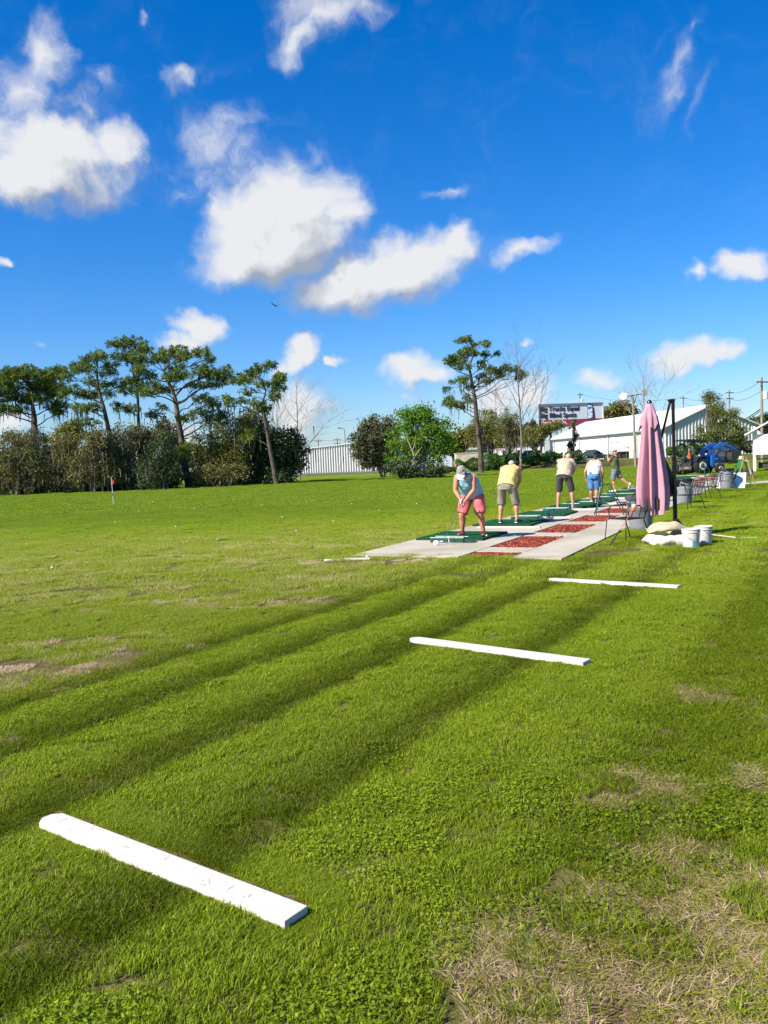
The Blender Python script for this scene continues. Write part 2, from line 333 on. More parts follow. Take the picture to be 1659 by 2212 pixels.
# ---------------------------------------------------------------- grass
def blade_mat():
    m,nt,N,L=nodes_of('grass_blade'); out=N.new('ShaderNodeOutputMaterial')
    g=N.new('ShaderNodeNewGeometry'); at=N.new('ShaderNodeAttribute'); at.attribute_name='rnd'
    def nz(s,d,vec=None):
        n=N.new('ShaderNodeTexNoise'); n.inputs['Scale'].default_value=s; n.inputs['Detail'].default_value=d; L.new(vec or g.outputs['Position'],n.inputs['Vector']); return n.outputs['Fac']
    r=N.new('ShaderNodeValToRGB'); e=r.color_ramp.elements
    e[0].position=0; e[0].color=(.14,.215,.006,1); e[1].position=1.; e[1].color=(.85,.66,.42,1)
    for p,c in ((.30,(.235,.325,.007)),(.55,(.36,.45,.011)),(.72,(.46,.48,.04)),(.80,(.27,.25,.07)),(.88,(.70,.51,.30))): q=e.new(p); q.color=(*c,1)
    def mth(op,a,b=0.,c=0.,cl=False):
        n=N.new('ShaderNodeMath'); n.operation=op; n.use_clamp=cl
        for i,q in enumerate((a,b,c)):
            if isinstance(q,(int,float)): n.inputs[i].default_value=q
            else: L.new(q,n.inputs[i])
        return n.outputs[0]
    v=mth('ADD',at.outputs['Fac'],mth('MULTIPLY_ADD',nz(.55,5),.42,-.21)); v=mth('ADD',v,mth('MULTIPLY_ADD',nz(5.,3),.26,-.13))
    s0=N.new('ShaderNodeSeparateXYZ'); L.new(g.outputs['Position'],s0.inputs[0])
    def sm(a,b,lo,hi):
        q=N.new('ShaderNodeMapRange'); q.interpolation_type='SMOOTHSTEP'; L.new(s0.outputs[1],q.inputs['Value']); q.inputs['From Min'].default_value=a; q.inputs['From Max'].default_value=b; q.inputs['To Min'].default_value=lo; q.inputs['To Max'].default_value=hi; return q.outputs[0]
    cq=N.new('ShaderNodeVectorMath'); cq.operation='DOT_PRODUCT'; L.new(g.outputs['Position'],cq.inputs[0]); cq.inputs[1].default_value=(SV[0],SV[1],0)
    lz=N.new('ShaderNodeMapRange'); lz.interpolation_type='SMOOTHSTEP'; L.new(cq.outputs['Value'],lz.inputs['Value']); lz.inputs['From Min'].default_value=-4.9; lz.inputs['From Max'].default_value=-6.6; lz.inputs['To Min'].default_value=0; lz.inputs['To Max'].default_value=.17
    v=mth('ADD',v,mth('MULTIPLY',mth('MULTIPLY',lz.outputs[0],sm(17,28,1.,0.)),mth('MULTIPLY',nz(1.1,5),1.9)))
    v=mth('ADD',v,sm(8,12,0,.05)); v=mth('ADD',v,sm(19,34,0,-.24),0,True); L.new(v,r.inputs['Fac'])
    # mowing stripes: light and dark of leaning blades, tinted into their colour by position
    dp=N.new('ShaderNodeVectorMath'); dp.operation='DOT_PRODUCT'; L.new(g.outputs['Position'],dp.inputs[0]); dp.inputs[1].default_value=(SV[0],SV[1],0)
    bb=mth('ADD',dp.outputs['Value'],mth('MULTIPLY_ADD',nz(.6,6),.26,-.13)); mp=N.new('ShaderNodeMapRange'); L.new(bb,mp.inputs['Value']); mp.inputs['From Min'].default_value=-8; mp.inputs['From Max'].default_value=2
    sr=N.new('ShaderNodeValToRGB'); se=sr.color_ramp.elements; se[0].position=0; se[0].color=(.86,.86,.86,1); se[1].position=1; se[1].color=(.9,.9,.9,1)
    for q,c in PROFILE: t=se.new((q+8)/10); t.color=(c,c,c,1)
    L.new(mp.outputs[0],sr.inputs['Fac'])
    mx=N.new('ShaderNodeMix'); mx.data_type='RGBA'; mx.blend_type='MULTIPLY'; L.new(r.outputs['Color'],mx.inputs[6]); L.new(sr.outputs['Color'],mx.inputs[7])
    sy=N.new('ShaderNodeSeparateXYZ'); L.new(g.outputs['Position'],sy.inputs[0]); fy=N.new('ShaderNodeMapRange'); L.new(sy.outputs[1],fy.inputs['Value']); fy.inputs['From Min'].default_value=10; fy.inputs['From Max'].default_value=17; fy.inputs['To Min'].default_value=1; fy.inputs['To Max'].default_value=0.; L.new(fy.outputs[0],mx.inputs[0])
    d=N.new('ShaderNodeBsdfPrincipled'); d.inputs['Roughness'].default_value=.55; d.inputs['Specular IOR Level'].default_value=.3; t=N.new('ShaderNodeBsdfTranslucent'); ms=N.new('ShaderNodeMixShader'); ms.inputs[0].default_value=.48
    L.new(mx.outputs[2],d.inputs['Base Color']); L.new(mx.outputs[2],t.inputs['Color']); L.new(d.outputs[0],ms.inputs[1]); L.new(t.outputs[0],ms.inputs[2]); L.new(ms.outputs[0],out.inputs[0])
    return m
SV=(.868,-.497)
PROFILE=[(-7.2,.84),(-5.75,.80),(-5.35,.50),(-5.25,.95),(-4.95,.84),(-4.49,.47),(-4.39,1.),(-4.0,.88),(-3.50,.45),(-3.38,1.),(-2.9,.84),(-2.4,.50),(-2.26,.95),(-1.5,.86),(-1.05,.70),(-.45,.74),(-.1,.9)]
STRIPES=[(-5.6,-5.3,1),(-4.8,-4.45,1),(-3.85,-3.43,1),(-2.6,-2.3,1),(-1.2,-.4,1)]
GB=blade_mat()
def patch(name,size,n,w,h,lean,rlo=0.,rhi=.7,flat=0.,seg=2,leafy=0.):
    ang=RNG.random(n)*2*math.pi; rr=np.sqrt(RNG.random(n))*size/2*1.12; bx=rr*np.cos(ang); by=rr*np.sin(ang)
    hh=h*(.5+RNG.random(n)*.8); ww=w*(.6+RNG.random(n)*.8)
    ld=RNG.normal(0,.75,n)+0.; lm=(lean+RNG.random(n)*.7)*hh
    a2=np.where(RNG.random(n)<.45,RNG.random(n)*2*math.pi,ld)
    lx=np.cos(a2)*lm; ly=np.sin(a2)*lm
    hh=hh*(1-flat*RNG.random(n)**.4)
    fa=RNG.random(n)*math.pi; dx=np.cos(fa)*ww/2; dy=np.sin(fa)*ww/2
    z0=-.004
    if leafy:   # clover like leaves: little horizontal-ish diamonds on top
        cz=hh; V=np.zeros((n,4,3)); t1=RNG.normal(0,.35,(n,2))
        c=np.stack([bx+lx,by+ly,cz],-1); ax=np.stack([np.cos(fa),np.sin(fa),t1[:,0]],-1)*leafy*(.6+.8*RNG.random((n,1))); ay=np.stack([-np.sin(fa),np.cos(fa),t1[:,1]],-1)*leafy*.8*(.6+.8*RNG.random((n,1)))
        V[:,0]=c-ax; V[:,1]=c-ay*.8; V[:,2]=c+ax; V[:,3]=c+ay*.8
        return quads(name,V,rlo+(rhi-rlo)*RNG.random(n),GB,'unlinked')
    if seg==1:
        V=np.zeros((n,3,3)); V[:,0]=np.stack([bx-dx,by-dy,np.full(n,z0)],-1); V[:,1]=np.stack([bx+dx,by+dy,np.full(n,z0)],-1); V[:,2]=np.stack([bx+lx,by+ly,hh],-1)
        return quads(name,V,rlo+(rhi-rlo)*RNG.random(n),GB,'unlinked',3)
    V=np.zeros((n,2,4,3)); b0=np.stack([bx-dx,by-dy,np.full(n,z0)],-1); b1=np.stack([bx+dx,by+dy,np.full(n,z0)],-1)
    mx,my,mz=bx+lx*.35,by+ly*.35,hh*.6
    m0=np.stack([mx-dx*.85,my-dy*.85,mz],-1); m1=np.stack([mx+dx*.85,my+dy*.85,mz],-1); t0=np.stack([bx+lx-dx*.12,by+ly-dy*.12,hh],-1); t1=np.stack([bx+lx+dx*.12,by+ly+dy*.12,hh],-1)
    V[:,0,0]=b0;V[:,0,1]=b1;V[:,0,2]=m1;V[:,0,3]=m0; V[:,1,0]=m0;V[:,1,1]=m1;V[:,1,2]=t1;V[:,1,3]=t0
    rn=np.repeat(rlo+(rhi-rlo)*RNG.random(n),2)
    return quads(name,V,rn,GB,'unlinked')
BOARDS=[]
for a_,b_ in (((107,1759),(640,1966)),((888,1380),(1268,1430)),((1187,1251),(1467,1267))):
    q0,q1=G(*a_),G(*b_); BOARDS.append((q0[0],q0[1],q1[0],q1[1]))
def make_grass():
    pc=bpy.data.collections.new('grass_sources'); idx={}
    def reg(key,obs): 
        idx[key]=[]
        for o in obs: idx[key].append(len(pc.objects)); o.name='src%03d'%len(pc.objects); pc.objects.link(o)
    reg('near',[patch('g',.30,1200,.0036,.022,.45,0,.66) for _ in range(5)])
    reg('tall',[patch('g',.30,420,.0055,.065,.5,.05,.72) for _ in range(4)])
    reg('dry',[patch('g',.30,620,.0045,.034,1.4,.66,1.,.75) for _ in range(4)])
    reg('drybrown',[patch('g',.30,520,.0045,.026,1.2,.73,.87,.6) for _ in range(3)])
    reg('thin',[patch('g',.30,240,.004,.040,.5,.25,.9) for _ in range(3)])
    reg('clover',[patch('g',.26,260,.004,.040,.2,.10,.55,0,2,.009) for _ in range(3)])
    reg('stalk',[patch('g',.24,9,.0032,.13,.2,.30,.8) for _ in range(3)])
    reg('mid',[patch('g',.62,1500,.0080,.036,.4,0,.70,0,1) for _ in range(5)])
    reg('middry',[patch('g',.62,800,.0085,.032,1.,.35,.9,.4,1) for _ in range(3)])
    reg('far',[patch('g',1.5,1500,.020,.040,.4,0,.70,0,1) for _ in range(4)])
    pts=[];rots=[];scl=[];ids=[]
    def scatter(n_area,y0,y1,step,fn):
        ys=np.arange(y0,y1,step)
        for y in ys:
            half=.50*y+1.3
            xs=np.arange(-half,half,step)+RNG.random()*step
            yy=np.full(len(xs),y)+ (RNG.random(len(xs))-.5)*step; xs=xs+(RNG.random(len(xs))-.5)*step
            fn(xs,yy)
    def ok(x,y,m):
        a,b=AB(x,y)
        on=(a>-1.42+.12*math.sin(x*9))&(a<43-m)&(b>-2.1-m)&(b<1.78+m)
        m0=(a>-1.42)&(a<-.95)&(b>.05)&(b<.85)&(random.random()<.2)
        pa,pb=(x-16.0)*.87+(y-38.3)*.49,-(x-16.0)*.49+(y-38.3)*.87
        onp=(pa>-1.6)&(abs(pb)<.8+m)
        return (not on or m0) and not onp
    def bd(x,y):
        for x0,y0,x1,y1 in BOARDS:
            L=math.hypot(x1-x0,y1-y0); u=((x-x0)*(x1-x0)+(y-y0)*(y1-y0))/L; v=((x-x0)*(y1-y0)-(y-y0)*(x1-x0))/L
            if -.12<u<L+.12 and abs(v)<.20: return True
        return False
    def put(x,y,k,s,lean=0.):
        if k!='edge' and bd(x,y): return
        if k=='edge': k='near'
        ids.append(random.choice(idx[k])); pts.append((x,y,float(H(x,y)))); scl.append(s*random.uniform(.88,1.15))
        sc=x*SV[0]+y*SV[1]; dark=any(a<sc<b for a,b,_ in STRIPES)
        base=math.atan2(.87,.5)+(math.pi if dark else 0)
        rots.append((random.gauss(0,.05),random.gauss(0,.05),base+random.gauss(0,.5)))
        if k[:3]=='dry': rots[-1]=(random.gauss(0,.05),random.gauss(0,.05),random.uniform(0,6.28))
    def near(xs,ys):
        bs=bare(xs,ys); wd=vnoise(xs,ys,.8); w2=vnoise(ys,xs,.33); cc=xs*SV[0]+ys*SV[1]; right=sstep(-.5,.5,cc+(w2-.5)*.8)*(xs>.2)
        for x,y,b,wn,wm,rt,c in zip(xs,ys,bs,wd,w2,right,cc):
            if not ok(x,y,.04): continue
            b+=random.gauss(0,.10)*(b>.05)
            if b>.40 and x>0:
                for _ in range(2): put(x+random.uniform(-.08,.08),y+random.uniform(-.08,.08),'dry',random.uniform(.7,1.1))
                if random.random()<(.75 if b<.62 else .3): put(x,y,random.choice(['thin','tall','clover','near']),random.uniform(.5,.9))
            elif b>.42:
                if random.random()<.7: put(x,y,random.choice(['drybrown','drybrown','thin']),random.uniform(.6,.9))
            elif rt>.5:
                put(x,y,'near' if wm>.35 else 'thin',.95)
                if wn>.45: put(x+.05,y,'tall',random.uniform(.55,1.05))
                if wm>.55: put(x,y-.04,'clover',random.uniform(.8,1.2))
                if wm<.35: put(x,y,'dry',.8)
                if y<3.6 and random.random()<.10: put(x,y,'stalk',random.uniform(.5,1.1))
            else:
                put(x,y,'near',1.)
                if c>-2.2 and wm>.5 and y<4.5: put(x,y,'clover',random.uniform(.7,.9))
                elif wn>.8 and random.random()<.4: put(x,y,'clover',.8)
                if random.random()<.02: put(x,y,'tall',.55)
                if b>.22 and random.random()<b*1.3: put(x,y,'thin' if x<0 else 'dry',.8)
    scatter(0,1.6,11,.19,near)
    def mid(xs,ys):
        bs=bare(xs,ys); n2=vnoise(xs,ys,2.2)
        for x,y,b,wn in zip(xs,ys,bs,n2):
            if not ok(x,y,.22):
                if ok(x,y,-.02): put(x,y,'near',.8)
                continue
            b+=random.gauss(0,.10)*(b>.05)
            if b>.42:
                for _ in range(2):
                    if random.random()<.7: put(x+random.uniform(-.2,.2),y+random.uniform(-.2,.2),random.choice(['drybrown','drybrown','middry']),random.uniform(.5,.9))
            else:
                put(x,y,'mid',1. if wn>.4 else .85)
                if b>.2 or (wn<.3 and random.random()<.3): put(x,y,'middry',.6)
    scatter(0,11,36,.44,mid)
    def far(xs,ys):
        for x,y in zip(xs,ys):
            if ok(x,y,.7) and H(x,y)<.3: put(x,y,'far',1.)
    scatter(0,36,92,1.15,far)
    # fringe along the slab edges
    for (px,py) in [(1235,2080),(1290,2110),(1250,2180),(1330,2050),(1395,2150),(1480,2060),(1200,2200),(1600,2130)]:
        q=G(px,py); put(q[0],q[1],'stalk',1.2)
    for a in np.arange(-1.5,30,.13):
        for b in (-2.13,1.82):
            x,y,_=S(a+random.uniform(-.05,.05),b+random.uniform(-.05,.08)*(1 if b>0 else -1)); put(x,y,'near' if a<12 else 'thin',random.uniform(.35,.6))
    for b in np.arange(-2.1,1.9,.1):
        x,y,_=S(-1.5+random.uniform(-.08,.06)+.12*math.sin(b*5),b); put(x,y,random.choice(['near','tall','near']),random.uniform(.5,.9))
        if -.0<b<.95:
            x,y,_=S(-1.28+random.uniform(-.1,.1),b); put(x,y,random.choice(['thin','tall']),.6)
    for x0,y0,x1,y1 in BOARDS:
        L=math.hypot(x1-x0,y1-y0); ux,uy=(x1-x0)/L,(y1-y0)/L
        for i in range(int(L*34)+10):
            u=-.14+(L+.28)*i/(L*34+10)
            for v in (-.17,-.115,.115,.17):
                w=v+random.uniform(-.02,.02); put(x0+ux*u+uy*w,y0+uy*u-ux*w,'edge',random.uniform(.26,.36) if abs(v)<.15 else random.uniform(.5,.7))
        for u in (-.13,-.07,L+.07,L+.13):
            for v in np.arange(-.12,.13,.05): put(x0+ux*u+uy*v,y0+uy*u-ux*v,'edge',.4)
    print('grass instances',len(pts))
    me=bpy.data.meshes.new('grass'); me.from_pydata(pts,[],[])
    a=me.attributes.new('rot','FLOAT_VECTOR','POINT'); a.data.foreach_set('vector',np.array(rots,dtype=np.float32).ravel())
    a=me.attributes.new('scl','FLOAT','POINT'); a.data.foreach_set('value',np.array(scl,dtype=np.float32))
    a=me.attributes.new('idx','INT','POINT'); a.data.foreach_set('value',np.array(ids,dtype=np.int32))
    o=bpy.data.objects.new('grass',me); COL.objects.link(o); tag(o,'short mown green grass with darker mowing stripes and dry patches','grass',None,'stuff')
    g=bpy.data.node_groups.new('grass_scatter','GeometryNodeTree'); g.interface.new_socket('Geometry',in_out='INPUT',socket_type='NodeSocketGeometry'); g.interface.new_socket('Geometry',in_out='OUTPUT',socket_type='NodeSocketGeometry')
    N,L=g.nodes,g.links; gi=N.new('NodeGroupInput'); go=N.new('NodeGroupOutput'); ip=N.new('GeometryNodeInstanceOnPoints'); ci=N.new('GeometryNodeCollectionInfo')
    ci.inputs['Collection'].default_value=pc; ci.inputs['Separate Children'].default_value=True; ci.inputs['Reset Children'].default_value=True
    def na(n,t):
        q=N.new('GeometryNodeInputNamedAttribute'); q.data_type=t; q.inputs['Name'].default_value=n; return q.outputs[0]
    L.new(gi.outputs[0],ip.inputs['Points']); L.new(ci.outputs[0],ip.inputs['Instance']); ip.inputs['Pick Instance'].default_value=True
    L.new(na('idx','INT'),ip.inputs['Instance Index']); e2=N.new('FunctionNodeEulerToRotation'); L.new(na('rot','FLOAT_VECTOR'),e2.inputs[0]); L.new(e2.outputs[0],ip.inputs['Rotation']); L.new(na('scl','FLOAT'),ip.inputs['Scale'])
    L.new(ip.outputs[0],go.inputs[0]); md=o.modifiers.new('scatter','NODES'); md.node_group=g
make_grass()
# ================================================================ TEE LINE
def slab_mat():
    return M('concrete',(.44,.395,.31),.85,0,(.30,.265,.20),.8,.35,60,9,.28,.62,.2)
CONC=slab_mat()
SLAB0,SLAB1=-1.55,43.0
NB=14
def strip_obj(name,mat,a0,a1,b0,b1,z0,z1,parent=None,bev=.006):
    mb=MB()
    V=[S(a0,b0,z0),S(a0,b1,z0),S(a1,b1,z0),S(a1,b0,z0),S(a0,b0,z1),S(a0,b1,z1),S(a1,b1,z1),S(a1,b0,z1)]
    mb.add(V,[(3,2,1,0),(4,5,6,7),(0,1,5,4),(1,2,6,5),(2,3,7,6),(3,0,4,7)])
    return mb.build(name,mat,parent,bevel=bev)
# the slab: left tee strip, right walk, and cross pieces between mulch beds, with open joints between
path_root=thing('concrete_path','long pale concrete tee path beside the field with joints between its slabs','path'); path_root['kind']='structure'
T=.035
a=SLAB0
while a<SLAB1:
    a2=min(a+2.9,SLAB1); strip_obj('slab',CONC,a+.006,a2-.006,-2.1,-.012,-.12,T,path_root); a=a2
a=SLAB0
while a<SLAB1:
    a2=min(a+2.9,SLAB1); strip_obj('slab',CONC,a+.006,a2-.006,.92,1.78,-.12,T,path_root); a=a2
for k in range(NB):
    strip_obj('slab',CONC,k*2.9-.70,k*2.9-.0,.0,.908,-.12,T-.002,path_root)
def chips(name,label,a0,a1,b0,b1,dens,group):
    n=int((a1-a0)*(b1-b0)*dens); A=a0+.03+(a1-a0-.06)*RNG.random(n); B=b0+.03+(b1-b0-.06)*RNG.random(n)
    l=.012+.030*RNG.random(n); w=.004+.008*RNG.random(n); an=RNG.random(n)*math.pi; tl=RNG.normal(0,.18,n)
    x=O[0]+U2[0]*A+V2[0]*B; y=O[1]+U2[1]*A+V2[1]*B; z=.008+.018*RNG.random(n)
    c=np.stack([x,y,z],-1); ux=np.stack([np.cos(an)*np.cos(tl),np.sin(an)*np.cos(tl),np.sin(tl)],-1)*l[:,None]; uy=np.stack([-np.sin(an),np.cos(an),RNG.normal(0,.35,n)],-1)*w[:,None]
    V=np.stack([c-ux-uy*.6,c+ux-uy,c+ux*.9+uy,c-ux+uy],1)
    o=quads(name,V,RNG.random(n),MULCH); tag(o,label,'mulch bed',group,'stuff')
MULCH=LEAF('red_mulch',[(.12,.016,.010),(.26,.042,.022),(.38,.080,.042),(.45,.14,.085)],.0,.75)
MB().add([S(-1.3,.0,.006),S(-1.3,.92,.006),S(SLAB1-.3,.92,.006),S(SLAB1-.3,0,.006)],[(0,1,2,3)]).build('mulch_soil',M('mulch_soil',(.16,.03,.02),.95,0,(.07,.015,.01),20,.8,60)); bpy.data.objects['mulch_soil']['kind']='structure'; bpy.data.objects['mulch_soil']['label']='dark red soil under the mulch beds of the tee path'; bpy.data.objects['mulch_soil']['category']='soil'
for k in range(-1,NB):
    a0,a1=(k*2.9,k*2.9+2.18) if k>=0 else (-1.3,-.71)
    lab={-1:'small half bed of red mulch overgrown with grass at the near end of the path',0:'nearest full red mulch bed in the concrete path, closest to the lawn',1:'second red mulch bed from the near end of the path',2:'third red mulch bed, just before the green tube rack'}.get(k,'red wood mulch bed further along the concrete path')
    chips('mulch',lab,a0,a1,0,.908,(5000 if k<3 else 1800 if k<7 else 500),'red mulch beds in the path')
n=520; k_=RNG.integers(0,9,n); A=k_*2.9+RNG.choice([-.05,2.22],n)+RNG.normal(0,.10,n); B=RNG.random(n)*.9
e_=RNG.random(n)<.5; A=np.where(e_,k_*2.9+RNG.random(n)*2.18,A); B=np.where(e_,RNG.choice([-.04,.95],n)+np.abs(RNG.normal(0,.08,n))*np.where(RNG.random(n)<.5,-1,1),B)
c=np.stack([O[0]+U2[0]*A+V2[0]*B,O[1]+U2[1]*A+V2[1]*B,np.full(n,T+.003)+.004*RNG.random(n)],-1); an=RNG.random(n)*math.pi; l=(.006+.016*RNG.random(n))[:,None]; w=(.003+.005*RNG.random(n))[:,None]
ux=np.stack([np.cos(an),np.sin(an),np.zeros(n)],-1)*l; uy=np.stack([-np.sin(an),np.cos(an),.3*np.ones(n)],-1)*w
tag(quads('spilled_mulch',np.stack([c-ux-uy,c+ux-uy,c+ux+uy,c-ux+uy],1),RNG.random(n),MULCH),'loose red mulch chips spilled on the concrete beside the beds','mulch',None,'stuff')
# side path off to the right
sp=MB(); c0=S(27.6,1.78); 
dx,dy=.87,.49; ex,ey=-dy,dx
def sp_pt(s,t,z): return (16.0+dx*s+ex*t,38.3+dy*s+ey*t,z)
sp.add([sp_pt(-1.2,-.7,-.1),sp_pt(22,-.7,-.1),sp_pt(22,.7,-.1),sp_pt(-1.2,.7,-.1),sp_pt(-1.2,-.7,.03),sp_pt(22,-.7,.03),sp_pt(22,.7,.03),sp_pt(-1.2,.7,.03)],[(3,2,1,0),(4,5,6,7),(0,1,5,4),(1,2,6,5),(2,3,7,6),(3,0,4,7)])
o=sp.build('side_path',CONC,bevel=.006); tag(o,'narrow concrete side path leading off to the right past the easel','path',None,'structure')
# ---------------------------------------------------------------- white boards
WP=M('white_paint_board',(.58,.54,.48),.65,0,(.51,.46,.39),4,.2,60,8,.2,.6)
def add_scuffs(root,L,Wd,top):
    n=24; V=[]; rn=[]
    for i in range(n):
        x=random.uniform(.04,L-.05); y=random.uniform(-Wd/2+.01,Wd/2-.01); l=random.choice([.004,.006,.015,.025])*random.uniform(.6,1.3); w=random.uniform(.0008,.0022); a=random.uniform(0,math.pi)
        ux=np.array([math.cos(a)*l,math.sin(a)*l,0]); uy=np.array([-math.sin(a)*w,math.cos(a)*w,0]); c=np.array([x,y,top+.0006+i*1e-5]); V+= [c-ux-uy,c+ux-uy,c+ux+uy,c-ux+uy]; rn.append(random.random())
    _cl=quads('clippings',np.array(V),rn,LEAF('dry_clipping',[(.12,.10,.06),(.45,.40,.30),(.3,.2,.1)],0,.9),root); _cl['label']='bits of dry grass stuck to the white paint'; _cl['kind']='stuff'
def white_board(label,p0,p1,wd=.14,th=.042,chamfer=.05,scuff=False,gr='white boards marking the bays'):
    p0=np.array(p0);p1=np.array(p1); L=np.linalg.norm(p1[:2]-p0[:2]); rz=math.atan2(p1[1]-p0[1],p1[0]-p0[0])
    t=thing('white_board',label,'board',(p0[0],p0[1],p0[2]),rz,gr)
    h=wd/2; poly=[(0,-h+chamfer),(chamfer,-h),(L,-h),(L,h),(chamfer,h),(0,h-chamfer)]
    V=[(x,y,0) for x,y in poly]+[(x,y,th) for x,y in poly]; n=len(poly)
    mb=MB(); mb.add(V,[tuple(range(n-1,-1,-1)),tuple(range(n,2*n))]+[(i,(i+1)%n,(i+1)%n+n,i+n) for i in range(n)])
    mb.build('plank',WP,t,bevel=.004,smooth=False)
    if scuff: add_scuffs(t,L,wd,th)
    return t
def gp(x,y,z=0.): q=G(x,y,z); return (q[0],q[1],0.)
white_board('large white painted board with one clipped end lying in the near grass',gp(100,1757,.05),gp(640,1966,.05),.128,.038,.04,True)
white_board('middle of the three white boards on the mown stripes',gp(888,1380,.03),gp(1268,1430,.03))
white_board('farthest of the three loose white boards, nearest the sandbags',gp(1187,1251,.03),gp(1467,1267,.03))
white_board('thin white board lying at the front left corner of the concrete path',gp(701,1209,.02),gp(800,1206,.02),.1,.03,.02)
divs=[3.96,6.86,10.02,12.85]+[12.85+2.95*k for k in range(1,9)]
for i,a in enumerate(divs):
    lab=['white divider strip between the first and second green mats','white divider strip beneath the first wire ball basket','white divider strip in front of the beige shirt man'][i] if i<3 else 'white divider strip between green mats further along the path'
    p0=S(a,-1.68,T); p1=S(a,-.15,T)
    white_board(lab,p0,p1,.09,.04,.02,False,'white divider strips on the concrete')
# ---------------------------------------------------------------- mats
MATG=M('green_mat_turf',(.008,.105,.030),.95,0,(.005,.065,.018),14,1.,220,6,.3,.7,.15)
MATE=M('mat_rubber',(.02,.03,.022),.8)
def mat_thing(label,a0,b0=-2.0,w=1.48,l=1.62,group='green hitting mats on the tee path'):
    x,y,_=S(a0,b0); t=thing('hitting_mat',label,'golf mat',(x,y,T),STRIP_RZ,group)
    MB().box((w/2,l/2,.014),(w,l,.028)).build('rubber_base',MATE,t,bevel=.004)
    MB().box((w/2,l/2,.037),(w-.01,l-.01,.017)).build('turf',MATG,t,bevel=.004)
    return t
mats=[1.08,4.43,7.5,10.8,13.5,17.0,20.2,23.3,26.4,29.4,32.4,35.4,38.4]
labs=['green turf hitting mat under the woman in blue top','green turf hitting mat under the man in yellow','empty green hitting mat behind the first ball basket','green turf hitting mat under the man in beige shirt','green turf hitting mat under the woman in white top','empty green mat between the white top woman and the swinging man','green turf hitting mat under the man finishing his swing']
for i,a in enumerate(mats):
    mat_thing(labs[i] if i<len(labs) else 'empty green hitting mat at the far end of the path',a, group='green hitting mats on the tee path' )
MT=T+.046   # top of a mat
# ---------------------------------------------------------------- ball trays
TRG=M('green_plastic',(.015,.07,.04),.4,0,(.01,.045,.028),9); TRL=M('tray_rim',(.42,.55,.48),.45)
BALL=M('golf_ball_white',(.82,.82,.80),.35,0,None,400,.4,500)
BALLY=M('golf_ball_yellow',(.75,.72,.08),.35)
def tray(label,loc,rz,L=.72,Wd=.28,h=.10):
    t=thing('ball_tray',label,'ball tray',loc,rz,'green ball trays beside the mats')
    mb=MB(); th=.012
    mb.box((L/2,Wd/2,th/2),(L,Wd,th)); mb.box((L/2,th/2,h/2+th/2),(L-.002,th,h-th)); mb.box((L/2,Wd-th/2,h/2+th/2),(L-.002,th,h-th)); mb.box((th/2,Wd/2,h/2+th/2),(th,Wd-2*th,h-th)); mb.box((L-th/2,Wd/2,h/2+th/2),(th,Wd-2*th,h-th))
    mb.box((L*.62,Wd/2,h*.4),(th,Wd-2*th,h*.6))
    mb.prism([(L,0),(L+.22,0),(L+.02,h*.8),(L,h*.8)],.02,Wd-.02)
    mb.build('bin',TRG,t,bevel=.003)
    MB().tube([(0,0,h+.004),(L,0,h+.004)],.007,6).tube([(0,Wd,h+.004),(L,Wd,h+.004)],.007,6).build('rim',TRL,t)
    return t
def ball(label,loc,mat=BALL,gr=None,r=.0214,nm='golf_ball'):
    o=MB().ell((0,0,0),(r,r,r),12,8).build(nm,mat,None,True,loc=loc); return tag(o,label,'golf ball',gr)
tl=[(.62,-1.47,'green ball tray in front of the woman in blue top'),(6.30,-1.62,'green ball tray on the far side of the yellow top man'),(9.35,-1.62,'green ball tray beside the third mat'),(12.5,-1.3,'green tray of white and yellow balls beyond the beige shirt man'),(15.4,-1.6,'green ball tray beyond the woman in white top'),(21.95,-1.4,'green tray with balls beyond the swinging man')]
trays=[]
for a,b,l in tl:
    x,y,_=S(a,b); trays.append(tray(l,(x,y,T),STRIP_RZ))
for (a,b),n,g in (((12.5,-1.3),15,'balls in the tray beyond the beige shirt man'),((21.95,-1.4),9,'balls in the tray beyond the swinging man')):
    for i in range(n):
        x,y,_=S(a+.05+.18*random.random(),b+.03+.40*random.random()); yl=i%5==4
        ball(('yellow' if yl else 'white')+' golf ball in the tray beyond the '+('beige shirt man' if n==15 else 'swinging man'),(x,y,T+.05+.035*random.random()),BALLY if yl else BALL,('yellow ' if yl else 'white ')+g)
# ---------------------------------------------------------------- wire ball baskets
TEAL=M('teal_plastic',(.012,.13,.15),.4)
def basket(label,loc,mat=TEAL,h=.26,r0=.085,r1=.13):
    t=thing('ball_basket',label,'basket',loc,random.random(),'wire ball baskets by the mats')
    mb=MB()
    for k in range(14):
        a=2*math.pi*k/14; mb.tube([(r0*math.cos(a),r0*math.sin(a),.008),(r1*math.cos(a),r1*math.sin(a),h)],.0055,5)
    for q in range(6):
        f=q/5; rr=r0+(r1-r0)*f; mb.tube([(rr*math.cos(2*math.pi*i/20),rr*math.sin(2*math.pi*i/20),.008+f*(h-.01)) for i in range(21)],.006 if q<5 else .012,5,False)
    mb.build('wire_body',mat,t,True); MB().lathe([(r0,0),(r0,.012)],18).build('base',mat,t)
    P=[(r1*math.cos(a)*1.,.0+r1*.25*math.sin(a),h+.02+r1*.12*math.sin(a)) for a in np.linspace(0,math.pi,12)]
    MB().tube([(x,-r1*.9+abs(0)*x,h+.005) if 0 else (x,-abs(math.sqrt(max(0,r1*r1-x*x)))*1.02,h+.012) for x in np.linspace(r1,-r1,12)],.006,6).build('handle',mat,t,True)
    return t
def bk(px,py,lab,**k):
    q=G(px,py,T); x,y=q[0],q[1]; basket(lab,(x,y,T),**k); return x,y
x,y=bk(1188,1123,'teal ball basket at the end of the second mat')
